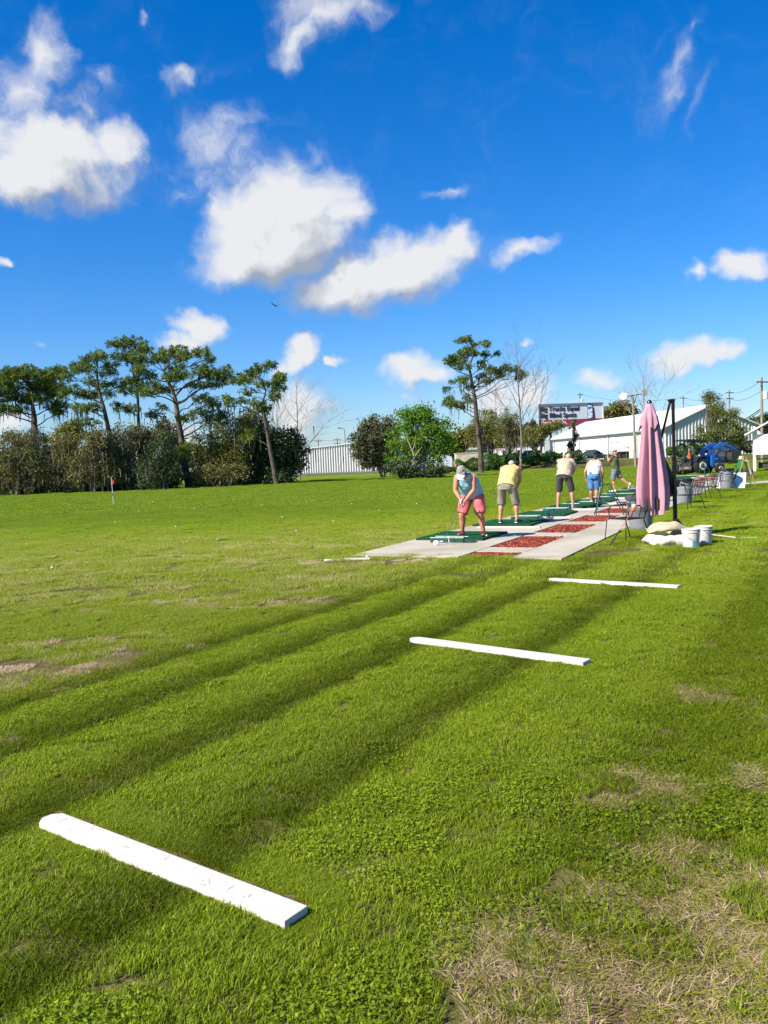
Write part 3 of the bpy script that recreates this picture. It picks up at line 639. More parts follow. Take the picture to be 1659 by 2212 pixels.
for i in range(7): ball('white golf ball in the bottom of the nearest teal basket',(x+random.uniform(-.05,.05),y+random.uniform(-.05,.05),T+.04+.03*(i//4)),BALL,'balls in the nearest teal basket')
bk(1290,1094,'dark green ball basket beside the woman in white top',mat=TRG); bk(1321,1081,'teal basket with pale net sides behind the tube rack'); 
# tee and ball before the woman
q=G(967,1176,MT); 
def tee(q):
    t=MB().lathe([(.012,0),(.008,.01),(.007,.06),(.014,.075)],12).build('rubber_tee',M('tee_rubber',(.75,.75,.7),.6),None,True,loc=(q[0],q[1],MT)); tag(t,'white rubber tee standing on the nearest mat','tee')
q=G(970,1171.5,MT+.0); tee(q); ball('white golf ball teed up on the nearest mat',(q[0],q[1],MT+.075+.02),BALL)
ball('white golf ball lying loose on the right of the nearest mat',tuple(G(1051,1159,MT)[:2])+(MT+.02,),BALL)
# balls scattered over the field
for (px,py) in [(113,1230),(793,1207),(150,1092),(185,1098),(330,1085),(60,1081),(420,1100),(505,1081),(610,1120),(760,1090),(820,1105),(250,1130),(95,1115),(380,1140),(640,1150),(470,1168),(868,1068),(900,1090),(940,1060),(720,1128),(300,1105),(540,1060)]:
    q=G(px,py); ball('white practice ball lying out on the field grass',(q[0],q[1],.035),BALL,'practice balls lying on the field',.0214)
# ---------------------------------------------------------------- clubs
STEEL=M('steel_shaft',(.55,.56,.58),.25,.9); GRIP=M('rubber_grip',(.02,.02,.02),.8); BLK=M('black_gloss',(.015,.015,.017),.3); WHT=M('white_gloss',(.8,.8,.8),.3); CHR=M('chrome_head',(.6,.6,.62),.2,1.)
def club(label,g0,h0,kind='iron',shaft=STEEL,group=None,glen=.27):
    """g0: butt end of grip, h0: head end, world coordinates"""
    g0=np.array(g0,float);h0=np.array(h0,float); L=np.linalg.norm(h0-g0); d=(h0-g0)/L
    t=thing('golf_club',label,'golf club',g0,0,group); t.rotation_mode='QUATERNION'; t.rotation_quaternion=Vector(-d).to_track_quat('Z','Y'); 
    MB().tube([(0,0,-glen),(0,0,-L)],[.0065,.0045],8).build('shaft',shaft,t,True); MB().tube([(0,0,.0),(0,0,-.02),(0,0,-glen)],[.013,.0135,.010],10).build('grip',GRIP,t,True)
    if kind=='driver': MB().ell((.045,.01,-L+.0),(.062,.05,.032),16,10).build('head',WHT if 'white' in label or 'silver' in label else BLK,t,True)
    else: MB().prism([(-.012,-.03),(.07,-.045),(.085,.01),(-.008,.015)],-.01,.012,c=(0,0,-L)).build('head',CHR,t,bevel=.004)
    return t
# spare driver lying across the tray
q0=G(947,1178,T); q1=S(1.75,-1.0,0)
club('silver headed driver lying across the tray before the woman in blue top',(q1[0]-.10,q1[1]-.1,MT+.02),(q0[0],q0[1],T+.04),'driver')
# ---------------------------------------------------------------- green tube club racks
RK=M('green_enamel_tube',(.012,.06,.04),.4)
def rack(label,loc,rz,mat=RK,w=.62,d=.42,h=.86):
    t=thing('club_rack',label,'club rack',loc,rz,'tube racks for resting clubs')
    for s in (-1,1):
        P=[(-w/2,s*d/2,0)]+[(-.20+.12*(1-math.cos(a))*.5*2-.02+s*.05,s*(.16-.05*math.sin(a)),h*.9+.10*math.sin(a)) for a in np.linspace(0,math.pi,9)]+[(w/2+s*.06,s*d/2,0)]
        MB().tube(P,.014,8).build('frame',mat,t,True)
    MB().tube([(-w/2+.03,-d*.36,.12),(-w/2+.03,d*.36,.12)],.011,6).build('crossbar',mat,t,True)
    return t
qa=G(1276,1113,.03); qb=G(1361,1112,.03); c=(qa+qb)/2
rack('green tube club rack standing on the mulch beside the grey bin',(c[0],c[1],.02),math.atan2(qb[1]-qa[1],qb[0]-qa[0])+.25,w=.80,d=.5,h=.83)
q=G(1526,1060,.02); rack('farther green tube rack between the second and third bins',(q[0],q[1],.03),.5,w=.75,d=.45,h=.95)
# ---------------------------------------------------------------- garden chairs
IRON=M('black_iron',(.018,.018,.02),.45,.3); 
def mesh_panel(name,P,parent):
    P=np.array(P); nr,nc=P.shape[:2]
    def at(u,v):
        a=min(max(u,0),1)*(nr-1); b=min(max(v,0),1)*(nc-1); i=min(int(a),nr-2); j=min(int(b),nc-2); f,g=a-i,b-j
        return (P[i,j]*(1-g)+P[i,j+1]*g)*(1-f)+(P[i+1,j]*(1-g)+P[i+1,j+1]*g)*f
    mb=MB(); n=18
    for s in (-1,1):
        for k in range(-n,n+1):
            u0,v0=(0,k/n) if s>0 else (0,k/n+1)
            pts=[]
            for q in np.linspace(0,1,7):
                u=q; v=k/n+q if s>0 else k/n+1-q
                pts.append((u,v))
            t0=[p for p in pts if -1e-6<=p[1]<=1+1e-6]
            lo=max(0,-k/n if s>0 else k/n); hi=min(1,1-k/n if s>0 else 1+k/n)
            if hi-lo<.04: continue
            seg=[at(q,(k/n+q) if s>0 else (k/n+1-q)) for q in np.linspace(lo,hi,5)]
            mb.tube(seg,.0026,3,False)
    return mb.build(name,IRON,parent,normals=False)
def chair(label,loc,rz,group='black iron garden chairs behind the tees'):
    t=thing('garden_chair',label,'chair',loc,rz,group); w,d,sh,bh=.50,.48,.42,.86; r=.0105
    # faces +Y
    for s in (-1,1):
        MB().tube([(s*(w/2+.03),d/2+.05,0),(s*(w/2+.01),d/2+.01,sh*.9),(s*(w/2),d/2-.02,sh),(s*w/2,d/2-.03,sh+.02)],r,7).build('leg',IRON,t,True)
        MB().tube([(s*(w/2+.02),-d/2-.14,0),(s*w/2,-d/2+.02,sh-.03),(s*w/2,-d/2,sh),(s*(w/2-.02),-d/2-.17,bh)],r,7).build('leg',IRON,t,True)
        MB().tube([(s*w/2,d/2-.06,sh),(s*(w/2+.02),d/2-.05,sh+.16),(s*(w/2+.02),d/2-.09,sh+.235),(s*(w/2+.02),d/2-.2,sh+.25),(s*(w/2),-d/2-.1,sh+.26),(s*(w/2-.01),-d/2-.12,sh+.33)],r,7).build('arm',IRON,t,True)
        MB().tube([(s*.10,-d/2,sh),(s*.10,-d/2-.17,bh)],r*.8,6).build('back_rod',IRON,t,True)
    MB().tube([(-w/2+.02,-d/2-.17,bh),(-w/4,-d/2-.18,bh+.03),(0,-d/2-.18,bh+.035),(w/4,-d/2-.18,bh+.03),(w/2-.02,-d/2-.17,bh)],r,7).build('top_rail',IRON,t,True)
    MB().tube([(-w/2,d/2-.02,sh),(w/2,d/2-.02,sh),(w/2,-d/2,sh),(-w/2,-d/2,sh),(-w/2,d/2-.02,sh)],r,6).build('seat_frame',IRON,t,True)
    mesh_panel('seat',[[(-w/2+w*j/6,-d/2+(d-.02)*i/6,sh-.012*math.sin(math.pi*i/6)*math.sin(math.pi*j/6)) for j in range(7)] for i in range(7)],t)
    mesh_panel('backrest',[[(-w/2+.01+(w-.02)*j/6,-d/2-.17*i/6-.03*math.sin(math.pi*j/6),sh+(bh-sh)*i/6) for j in range(7)] for i in range(7)],t)
    return t
def ch(px,py,rz,lab): q=G(px,py); return chair(lab,(q[0],q[1],0),rz)
CH1=ch(1353,1166,R(118),'nearest black iron chair, with a rod leaning on it, beside the nearest grey bin')
q=G(1487,1101); dup(CH1,(q[0],q[1],0),R(112),'black iron chair on the grass in front of the middle bin'); 
q=G(1527,1079); dup(CH1,(q[0]+.05,q[1]+.1,0),R(105),'black iron chair on the grass between middle bin and far bin')
q=G(1562,1059); dup(CH1,(q[0]-.3,q[1]-1.1,0),R(60),'black iron chair half hidden against the far grey bin')
q=G(1618,1046); dup(CH1,(q[0]+.3,q[1]+1.,0),R(-80),'black iron chair behind the wooden easel')
# leaning rod with orange end on the first chair
qf=G(1318,1178,0); e=CH1.location
RODM=M('orange_rod',(.55,.16,.03),.4)
rt=thing('ball_retriever',"thin orange and black rod leaning on the nearest iron chair",'rod',(qf[0],qf[1],0.0))
tip=np.array(W(1368,1100,qf[1]+.35))-qf
MB().tube([(0,0,.01),tip*.42],[.016,.012],8).build('grip',GRIP,rt,True); MB().tube([tip*.42,tip],.0065,8).build('shaft',RODM,rt,True); MB().ell(tip,(.05,.05,.055),12,8).build('head_cover',RODM,rt,True)
MB().ell(tip+np.array([.01,-.01,.06]),(.045,.045,.04),12,8).build('cover_top',M('cream_knit',(.7,.62,.45),.8),rt,True)
# ---------------------------------------------------------------- bins
GREYP=M('grey_bin_plastic',(.235,.24,.25),.5,0,(.17,.175,.185),3,.2,60,6,.3,.7); LIN=M('black_liner',(.012,.012,.014),.35,0,None,6,1.,35); DKP=M('dark_lid',(.06,.065,.07),.5)
def bin_(label,loc,h,r0,r1,liner=True,rz=0,group='grey rubbish bins behind the tees'):
    t=thing('rubbish_bin',label,'bin',loc,rz,group)
    pr=[(r0*.96,0),(r0,.015)]
    for i in range(1,9):
        f=i/8; pr.append((r0+(r1-r0)*f,h*f))
        if i==5: pr.append((r0+(r1-r0)*f+.012,h*f+.012)); pr.append((r0+(r1-r0)*(f)+.012,h*f+.03)); 
    pr+= [(r1+.02,h),(r1+.02,h+.03),(r1-.012,h+.03),(r1-.02,h-.05)]
    MB().lathe(pr,36).build('barrel',GREYP,t,True)
    if liner:
        n=40; V=[];F=[]; rows=[(r1-.03,h-.08,0),(r1-.015,h+.035,0),(r1+.03,h+.04,.004),(r1+.034,h-.005,.006),(r1+.030,h-.05,.012)]
        for k,(rr,z,am) in enumerate(rows):
            for j in range(n):
                a=2*math.pi*j/n; w=am*math.sin(j*2.7)+am*math.sin(j*1.3+1); V.append(((rr+w)*math.cos(a),(rr+w)*math.sin(a),z+(w*2.5 if k==4 else 0)))
        for k in range(4):
            for j in range(n): F.append((k*n+j,k*n+(j+1)%n,(k+1)*n+(j+1)%n,(k+1)*n+j))
        F.append(tuple(range(n))); MB().add(V,F).build('liner',LIN,t,True)
    else: MB().lathe([(r1+.03,h-.01),(r1+.035,h+.04),(r1+.0,h+.07),(.02,h+.085)],30).build('lid',DKP,t,True)
    for s in (-1,1): MB().box((s*(r1+.03),0,h*.86),(.05,.14,.03)).build('handle',GREYP,t,bevel=.008)
    return t
q=G(1391,1146); bin_('nearest grey bin with a dark lid, partly hidden by the pink umbrella',(q[0],q[1]+.22,0),.68,.235,.29,False,.3)
q=G(1483,1089); bin_('middle grey bin with black liner in front of the mulch',(q[0],q[1]+.2,0),.76,.235,.27,True,1.)
q=G(1574,1056.5); bin_('far grey bin with black liner next to the white panel',(q[0],q[1]+.2,0),.82,.25,.29,True,.5)
q=G(1609,1035); bin_('low grey metal tub behind the wooden easel',(q[0],q[1],0),.42,.42,.40,False,0,None)
# ---------------------------------------------------------------- umbrella
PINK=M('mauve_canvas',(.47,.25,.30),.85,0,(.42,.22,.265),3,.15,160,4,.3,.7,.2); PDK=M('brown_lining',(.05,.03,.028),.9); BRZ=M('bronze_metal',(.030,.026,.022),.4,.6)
UD=15.95
um=W(1459,1150,UD); ux,uy=um[0],um[1]
ut=thing('cantilever_umbrella','closed dusty pink cantilever umbrella hanging from a dark bronze mast','umbrella',(ux,uy,0))
zt=W(1453,866,UD)[2]; print('umbrella top',zt)
MB().box((0,0,.45),(.066,.066,.9)).build('lower_mast',BRZ,ut,bevel=.006)
MB().box((0,0,(.88+zt)/2),(.054,.054,zt-.88)).build('mast',BRZ,ut,bevel=.006)
MB().box((0,0,.9),(.08,.08,.10)).box((-.07,0,.86),(.04,.05,.09)).box((0,0,1.55),(.07,.07,.08)).build('collar',BRZ,ut,bevel=.006)
MB().box((-.03,0,zt+.012),(.13,.07,.045)).build('top_joint',BRZ,ut,bevel=.012)
def ul(px,py,dy=0): q=W(px,py,UD+dy); return np.array([q[0]-ux,q[1]-uy,q[2]])
MB().tube([ul(1448,866),ul(1437,912,.05),ul(1427,952,.1)],.024,6,True,1.).build('arm',BRZ,ut)
MB().tube([ul(1427,952,.1),ul(1445,1035,.1),(0,0,.95)],.02,6).build('lower_arm',BRZ,ut,True)
cr=ul(1462,1044); MB().box((.02,-.05,cr[2]),(.09,.09,.13)).tube([(.02,-.1,cr[2]),(.15,-.12,cr[2]-.02),(.17,-.13,cr[2]-.16),(.19,-.16,cr[2]-.17)],.011,7).build('crank',BRZ,ut,bevel=.004)
MB().box((0,0,.03),(1.0,.09,.05),(0,0,.6)).box((0,0,.032),(1.0,.088,.05),(0,0,.6+math.pi/2)).build('base_cross',BRZ,ut,bevel=.004)
# canopy
ct=ul(1403,872); cb=ul(1408,1112)
prof=[(0,.045),(.03,.075),(.12,.14),(.19,.155),(.26,.165),(.4,.20),(.52,.23),(.65,.262),(.8,.285),(.9,.285),(1.,.27)]
def canopy_sheet(name,t0,t1,scale,mat,nf,amp,ph,hem,seed,parent,rows=44,cols=160):
    rg=np.random.default_rng(seed); V=[]; ph2=rg.random(6)*6.28
    for i in range(rows+1):
        t=t0+(t1-t0)*i/rows; rr=np.interp(t,[p[0] for p in prof],[p[1] for p in prof])*scale; g=min(1,(t-t0)/.25+.15) if t0==0 else min(1,.4+(t-t0)/.2)
        for j in range(cols):
            a=2*math.pi*j/cols
            f=math.cos(nf*a+ph+.35*math.sin(3*t+ph2[0])+.5*math.sin(a+ph2[3])); f=math.copysign(abs(f)**.75,f)
            r=rr*(1+amp*g*f+.15*g*math.sin(3*a+ph2[1]+1.5*t)+.045*g*math.sin(13*a+ph2[2]+4*t)+.02*g*math.sin(21*a-3*t+ph2[4]))
            for (ga,gw,gd_) in ((4.12,.13,.38),(4.62,.10,.22),(5.15,.09,.2),(3.6,.12,.25)): r*=1-gd_*g*math.exp(-((a-ga-.05*math.sin(5*t+ga))/gw)**2)*min(1,t*2.2)
            z=-(t)*(ct[2]-cb[2]); z+= (hem(a)*((t-t0)/(t1-t0))**3)
            cx=(cb[0]-ct[0])*t
            V.append((ct[0]+cx+r*math.cos(a),ct[1]+r*.85*math.sin(a),ct[2]+z))
    F=[(i*cols+j,i*cols+(j+1)%cols,(i+1)*cols+(j+1)%cols,(i+1)*cols+j) for i in range(rows) for j in range(cols)]
    if t0==0: F.append(tuple(range(cols-1,-1,-1)))
    return MB().add(V,F).build(name,mat,parent,True)
hem=lambda a: float(np.interp(math.degrees(a)%360,[0,60,120,165,192,212,232,250,285,300,314,330,360],[.10,.16,.1,.17,.20,.23,.10,.0,.02,.0,.16,.05,.10]))
canopy_sheet('canopy',0.,1.,.86,PINK,8,.30,.9,hem,3,ut)
canopy_sheet('vent_cap',0.,.21,1.05,PINK,7,.16,.2,lambda a:.05*math.sin(6*a+1.)+.02*math.sin(11*a),5,ut,18)
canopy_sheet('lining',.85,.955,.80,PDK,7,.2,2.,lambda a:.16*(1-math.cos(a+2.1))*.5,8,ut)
MB().lathe([(.035,0),(.05,.02),(.045,.05),(.02,.075),(.005,.08)],16,c=(ct[0],ct[1],ct[2]-.005)).build('finial',BLK,ut,True)
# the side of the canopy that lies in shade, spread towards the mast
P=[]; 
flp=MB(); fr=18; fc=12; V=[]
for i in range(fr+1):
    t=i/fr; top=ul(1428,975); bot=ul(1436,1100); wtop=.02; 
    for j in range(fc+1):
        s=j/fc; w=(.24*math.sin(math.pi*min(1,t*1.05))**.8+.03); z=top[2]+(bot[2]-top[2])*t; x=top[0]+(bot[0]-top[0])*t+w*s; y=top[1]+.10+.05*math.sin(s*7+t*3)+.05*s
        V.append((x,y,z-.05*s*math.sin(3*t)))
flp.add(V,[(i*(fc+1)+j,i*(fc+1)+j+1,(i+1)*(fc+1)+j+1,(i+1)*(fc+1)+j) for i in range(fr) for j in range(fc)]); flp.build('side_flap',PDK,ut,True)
# ---------------------------------------------------------------- sandbags, buckets, rake
SACK=M('white_sack',(.60,.55,.45),.85,0,(.62,.56,.44),5,.8,50,6); SACK2=M('tan_sack',(.50,.43,.28),.9,0,(.42,.35,.22),4,.8,45,6)
def bag(label,px,py,w,d,h,mat,z=0.,rz=0.,dist=None,arch=0.):
    q=G(px,py) if dist is None else W(px,py,dist); rg=np.random.default_rng(int(px))
    mb=MB(); n=28; m=20; mb.ell((0,0,0),(w/2,d/2,h/2),n,m)
    V=np.array(mb.v); s=np.sign(V); V=s*np.abs(V/np.array([w/2,d/2,h/2]))**.72*np.array([w/2,d/2,h/2])
    ph=rg.random(8)*6; V[:,2]+=.016*np.sin(V[:,0]*17+ph[0]+2*np.sin(V[:,1]*9+ph[3]))+.012*np.sin(V[:,1]*22+V[:,0]*11+ph[1])+.006*np.sin(V[:,0]*55+V[:,1]*40+ph[4]); V[:,1]+=.020*np.sin(V[:,0]*13+ph[2])+.01*np.sin(V[:,2]*40+ph[5]); V[:,0]+=.03*np.sin(V[:,1]*9+V[:,2]*14+ph[6]); e_=np.clip((np.abs(V[:,0])/(w/2)-.72)/.28,0,1); V[:,2]*=1-.45*e_; V[:,2]=np.maximum(V[:,2],-h*.42)+h*.42
    V[:,2]+=arch*(1-(V[:,0]/(w/2))**2)
    mb.v=[tuple(p) for p in V]
    o=mb.build('sandbag',mat,None,True,loc=(q[0],q[1],z),rot=(0,0,rz)); tag(o,label,'sandbag','sandbags weighing down the umbrella base'); return o
bag('white sandbag at the left end of the bottom row',1416,1177,.36,.40,.19,SACK,0,.3)
bag('white sandbag in the middle of the bottom row',1442,1179,.40,.42,.18,SACK,0,-.1)
bag('white sandbag at the right end, touching the buckets',1472,1178,.42,.42,.18,SACK,0,.05)
bag('tan sandbag lying on top of the white ones',1443,1172,.78,.46,.16,SACK2,.13,.04,None,.10)
bag('tan sandbag slumped behind, against the mast foot',1470,1166,.5,.36,.16,SACK2,.07,-.2)
BKT=M('white_bucket_plastic',(.68,.66,.61),.45,0,(.56,.52,.46),5,.1,30); TEALP=M('teal_print',(.02,.35,.36),.5); INK=M('grey_print',(.25,.25,.24),.6)
def bucket(label,px,py,rz=0,pr=True):
    q=G(px,py); t=thing('bucket',label,'bucket',(q[0],q[1]+.15,0),rz,'white buckets beside the sandbags')
    MB().lathe([(.130,0),(.133,.01),(.147,.27),(.156,.272),(.157,.285),(.149,.288),(.150,.315),(.159,.317),(.160,.332),(.150,.335),(.146,.33),(.13,.02)],40).build('pail',BKT,t,True)
    MB().tube([(.158*math.cos(a),.158*math.sin(a)*1.,.30-.12*math.sin(a)**2*1. if 0 else .30-.14*abs(math.sin(a))) for a in np.linspace(0,-math.pi,16)],.003,6).build('handle',STEEL,t,True)
    if pr:
        def pan(a0,a1,z0,z1,n=8,r0=.1355): 
            V=[];k=0
            for i in range(n+1):
                a=a0+(a1-a0)*i/n
                for z in (z0,z1): r=.1335+.0135*(z-.01)/.26+.0012; V.append((r*math.cos(a),r*math.sin(a),z))
            return V,[(2*i,2*i+2,2*i+3,2*i+1) for i in range(n)]
        mb=MB(); mb.add(*pan(R(-98),R(-80),.03,.13)); mb.build('teal_mark',TEALP,t)
        mb=MB()
        for i in range(9): mb.add(*pan(R(-72),R(-72+random.randint(14,24)),.085+i*.017,.093+i*.017,4))
        mb.build('printed_lines',INK,t)
    return t
bucket('front white bucket with a teal mark on its side',1500,1185)
bucket('white bucket standing behind the marked one',1527,1178,1.,False)
# black clamp bar
bt=G(1478,1170); o=MB().box((0,0,0),(.06,.05,.34),(0,R(-38),0)).build('clamp_bar',BRZ,None,loc=(bt[0]+.0,bt[1]+.1,.28),bevel=.005); tag(o,'short dark metal bar poking up between sandbags and buckets','bar')
q0=G(1395,1146); q1=G(1590,1166); q2=G(1615,1170)
rk=thing('long_rake','long pale pole with a bright green head lying in the grass','rake',(q0[0],q0[1],.04))
d=(q1-q0); MB().tube([(0,0,0),d*.5+np.array([0,0,.02]),d],.013,8).build('pole',M('pale_wood_pole',(.45,.42,.33),.7),rk,True)
MB().box((0,0,0),(.32,.07,.025),(0,0,-.3),.8).build('head',M('lime_plastic',(.13,.33,.04),.5),rk,loc=tuple(d+np.array([.22,-.06,.0])),bevel=.005)
# ---------------------------------------------------------------- golf bag
def golf_bag(label,loc,rz):
    t=thing('golf_bag',label,'golf bag',loc,rz)
    MB().tube([(0,-.10,.02),(0,.02,.42),(0,.12,.84)],[.12,.13,.14],18).build('bag_body',M('black_nylon',(.02,.02,.025),.6),t,True)
    MB().tube([(0,.115,.82),(0,.13,.88)],[.15,.15],18).build('collar',M('grey_trim',(.25,.25,.27),.5),t,True)
    for s in (-1,1): MB().tube([(s*.03,.10,.72),(s*.22,.38,0)],.009,6).build('stand_leg',STEEL,t,True)
    MB().ell((0,-.13,.4),(.09,.06,.17),12,10).build('pocket',MATS['black_nylon'],t,True)
    for i in range(8):
        a=i*.8; x=.07*math.cos(a); y=.13+.07*math.sin(a); L=.25+.12*random.random(); tx=x*2.4; ty=y+.14
        MB().tube([(x,y,.8),(tx,ty,.86+L)],.005,6).build('shaft',STEEL,t,True)
        if i%3==0: MB().ell((tx-.03,ty,.88+L),(.06,.045,.04),12,8).build('club_head',BLK,t,True)
        else: MB().prism([(0,-.02),(-.07,-.01),(-.075,.04),(.01,.02)],-.012,.012,c=(tx,ty,.87+L)).build('club_head',CHR,t,bevel=.004)
    return t
q=G(1362,1088,T); golf_bag('black golf bag full of clubs leaning beside the pink umbrella',(q[0]+1.15,q[1]+.5,T),R(62))
# ---------------------------------------------------------------- easel, leaning panel
WOOD=M('pale_timber',(.42,.28,.15),.75,0,(.32,.20,.10),5,.3,60); WOODR=M('reddish_timber',(.35,.10,.05),.7); GRN=M('green_board_paint',(.015,.16,.03),.6); CREAM=M('cream_panel',(.55,.50,.38),.8)
q=G(1613,1050.5); et=thing('easel_sign','wooden a-frame easel with a green board by the side path','easel',(q[0],q[1]+.3,0),R(-6))
H0=1.30
for s in (-1,1):
    for k in (-1,1): MB().tube([(k*.42*1,s*.30,0),(k*.05,s*.22,H0)],.02,4).build('leg',WOOD,et)
MB().box((0,-.27,.40),(.72,.03,.05)).build('shelf',WOODR,et); MB().box((0,.27,.40),(.72,.03,.05)).build('shelf',WOODR,et)
MB().box((-.215,0,.83),(.02,.46,.66),(0,R(15),0)).build('green_board',GRN,et,bevel=.003); MB().box((.215,0,.83),(.02,.46,.66),(0,R(-15),0)).build('back_board',CREAM,et,bevel=.003)
MB().box((-.32,0,.46),(.09,.56,.03)).box((-.15,0,1.19),(.05,.52,.035),(0,R(15),0)).build('ledge',WOOD,et); MB().box((-.12,0,1.27),(.02,.4,.13),(0,R(15),0)).build('top_board',CREAM,et)
q=G(1587,1057); wp=MB().box((0,0,0),(1.1,.75,.02),(R(55),0,R(-32))).build('leaning_sheet',WHT,None,loc=(q[0]+.25,q[1]+.9,.33),bevel=.003); tag(wp,'plain white panel leaning at an angle between far bin and easel','panel')
# ---------------------------------------------------------------- flag on the field
q=G(245,1092); ft=thing('flag_pole','short red flag on a thin white pole out in the field','flag',(q[0],q[1],0)); fh=(1092-1030)/FPX*q[1]; 
MB().tube([(0,0,0),(0,0,fh*.35)],.014,8).build('lower_pole',WHT,ft,True); MB().tube([(0,0,fh*.35),(0,0,fh*.42)],.02,8).build('sleeve',GRIP,ft,True); MB().tube([(0,0,fh*.42),(-.03,0,fh)],.013,8).build('upper_pole',WHT,ft,True)
V=[];
for i in range(13):
    for j in range(9):
        s=j/8; t=i/12; w=.20*math.sin(math.pi*(.12+.8*t)); V.append((-.03+w*s-.0,.05*math.sin(s*6+t*2)+.05*s,fh-.45*t-.12*s*(1-t)))
MB().add(V,[(i*9+j,i*9+j+1,(i+1)*9+j+1,(i+1)*9+j) for i in range(12) for j in range(8)]).build('flag_cloth',M('red_cloth',(.45,.02,.04),.8),ft,True)
# ---------------------------------------------------------------- bird
bd=W(596,661,110); bt=thing('bird','dark bird gliding high below the big cloud','bird',bd,R(30)); BK=M('dark_feather',(.02,.02,.022),.7)
mb=MB(); mb.ell((0,0,0),(.09,.30,.09),12,8).ell((0,.32,.02),(.055,.08,.055),10,8); 
mb.add([(0,.14,.02),(.35,.22,.16),(.78,-.02,.30),(.36,-.08,.14),(0,-.12,.0),(0,.14,.05),(.35,.22,.185),(.78,-.02,.31),(.36,-.08,.165),(0,-.12,.03)],[(0,1,2,3,4)[::-1],(5,6,7,8,9),(0,1,6,5),(1,2,7,6),(2,3,8,7),(3,4,9,8)])
mb.add([(0,.14,.02),(-.35,.22,.20),(-.72,.0,.48),(-.36,-.08,.2),(0,-.12,.0),(0,.14,.05),(-.35,.22,.225),(-.72,.0,.49),(-.36,-.08,.225),(0,-.12,.03)],[(0,1,2,3,4),(5,6,7,8,9)[::-1],(0,1,6,5),(1,2,7,6),(2,3,8,7),(3,4,9,8)])
mb.prism([(-.04,-.01),(.04,-.01),(.1,.01),(-.1,.01)],-.5,-.25)
mb.build('bird_body',BK,bt,False)
# ================================================================ PEOPLE
def skinmat(n,c,c2): 
    m=M(n,c,.55,0,c2,9,.1,60,5,.3,.7,.35); 
    b=[x for x in m.node_tree.nodes if x.type=='BSDF_PRINCIPLED'][0]; b.inputs['Subsurface Weight'].default_value=.0
    return m
SK1=skinmat('sunburnt_skin',(.52,.22,.13),(.44,.17,.10)); SK2=skinmat('tanned_skin',(.50,.25,.15),(.43,.20,.12))
SHOEB=M('black_shoe',(.02,.02,.02),.6); SHOEW=M('white_shoe',(.70,.68,.65),.6); SOLE=M('pale_sole',(.5,.48,.44),.7); SHOET=M('tan_shoe',(.30,.25,.19),.7); SAND=M('brown_sandal',(.045,.02,.015),.7)
def wrinkle(amp,seed,fx=9.):
    def f(me):
        n=len(me.vertices); co=np.empty(n*3,dtype=np.float32); me.vertices.foreach_get('co',co); co=co.reshape(-1,3)
        nr=np.empty(n*3,dtype=np.float32); me.vertices.foreach_get('normal',nr); nr=nr.reshape(-1,3)
        w=np.sin(co[:,0]*fx*1.7+co[:,2]*fx*2.3+seed+2*np.sin(co[:,1]*fx*.9+seed*2))*.5+np.sin(co[:,2]*fx*1.2-co[:,0]*fx*2.9+seed*3)*.35+np.sin(co[:,1]*fx*3.1+co[:,2]*fx*1.1+seed)*.3
        co=co+nr*(w*amp)[:,None]; me.vertices.foreach_set('co',co.astype(np.float32).ravel()); me.update()
    return f
def unit(v): v=np.array(v,float); return v/np.linalg.norm(v)
def limb(mb,P,rad,n=14):
    mb.tube(P,rad,n)
    for p,r in zip(P,rad): mb.ell(p,(r*.98,)*3,12,8)
def add_hand(mb,wrist,d,palm_n,curl=1.6,side=1,sc=1.,grip=None):
    """hand: wrist point, finger direction d, palm normal, curl in radians over the three joints; side picks the thumb side"""
    d=unit(d); n=np.array(palm_n,float); n=unit(n-d*(n@d)); s=np.cross(d,n)*side; w=np.array(wrist,float)
    mb.loft([w-d*.02,w+d*.02*sc,w+d*.06*sc,w+d*.095*sc],[.024*sc,.034*sc,.041*sc,.038*sc],[.020*sc,.016*sc,.015*sc,.012*sc],14,s)
    for k,(o,l) in enumerate(((.030,.070),(.010,.078),(-.011,.073),(-.031,.058))):
        p=w+d*.088*sc+s*o*sc; dd=d.copy(); a=0; pts=[p]; 
        for j,seg in enumerate((.42,.32,.26)):
            a+=curl/3*(.8+.12*k*0+.1*j); dirv=d*math.cos(a)+n*math.sin(a)+s*o*1.2; p=p+dirv*l*seg*sc; pts.append(p)
        mb.tube(pts,[.0095*sc,.009*sc,.0085*sc,.0075*sc],8)
        for q in pts[1:]: mb.ell(q,(.0085*sc,)*3,8,6)
    t0=w+d*.025*sc+s*.030*sc; t1=t0+(d*.6+s*.75+n*.35)*.035*sc; t2=t1+(d*.8+s*.1+n*.6)*.032*sc; t3=t2+(d*.8-s*.3+n*.5)*.024*sc
    mb.tube([t0,t1,t2,t3],[.013*sc,.0115*sc,.010*sc,.0085*sc],8); mb.ell(t3,(.0085*sc,)*3,8,6)
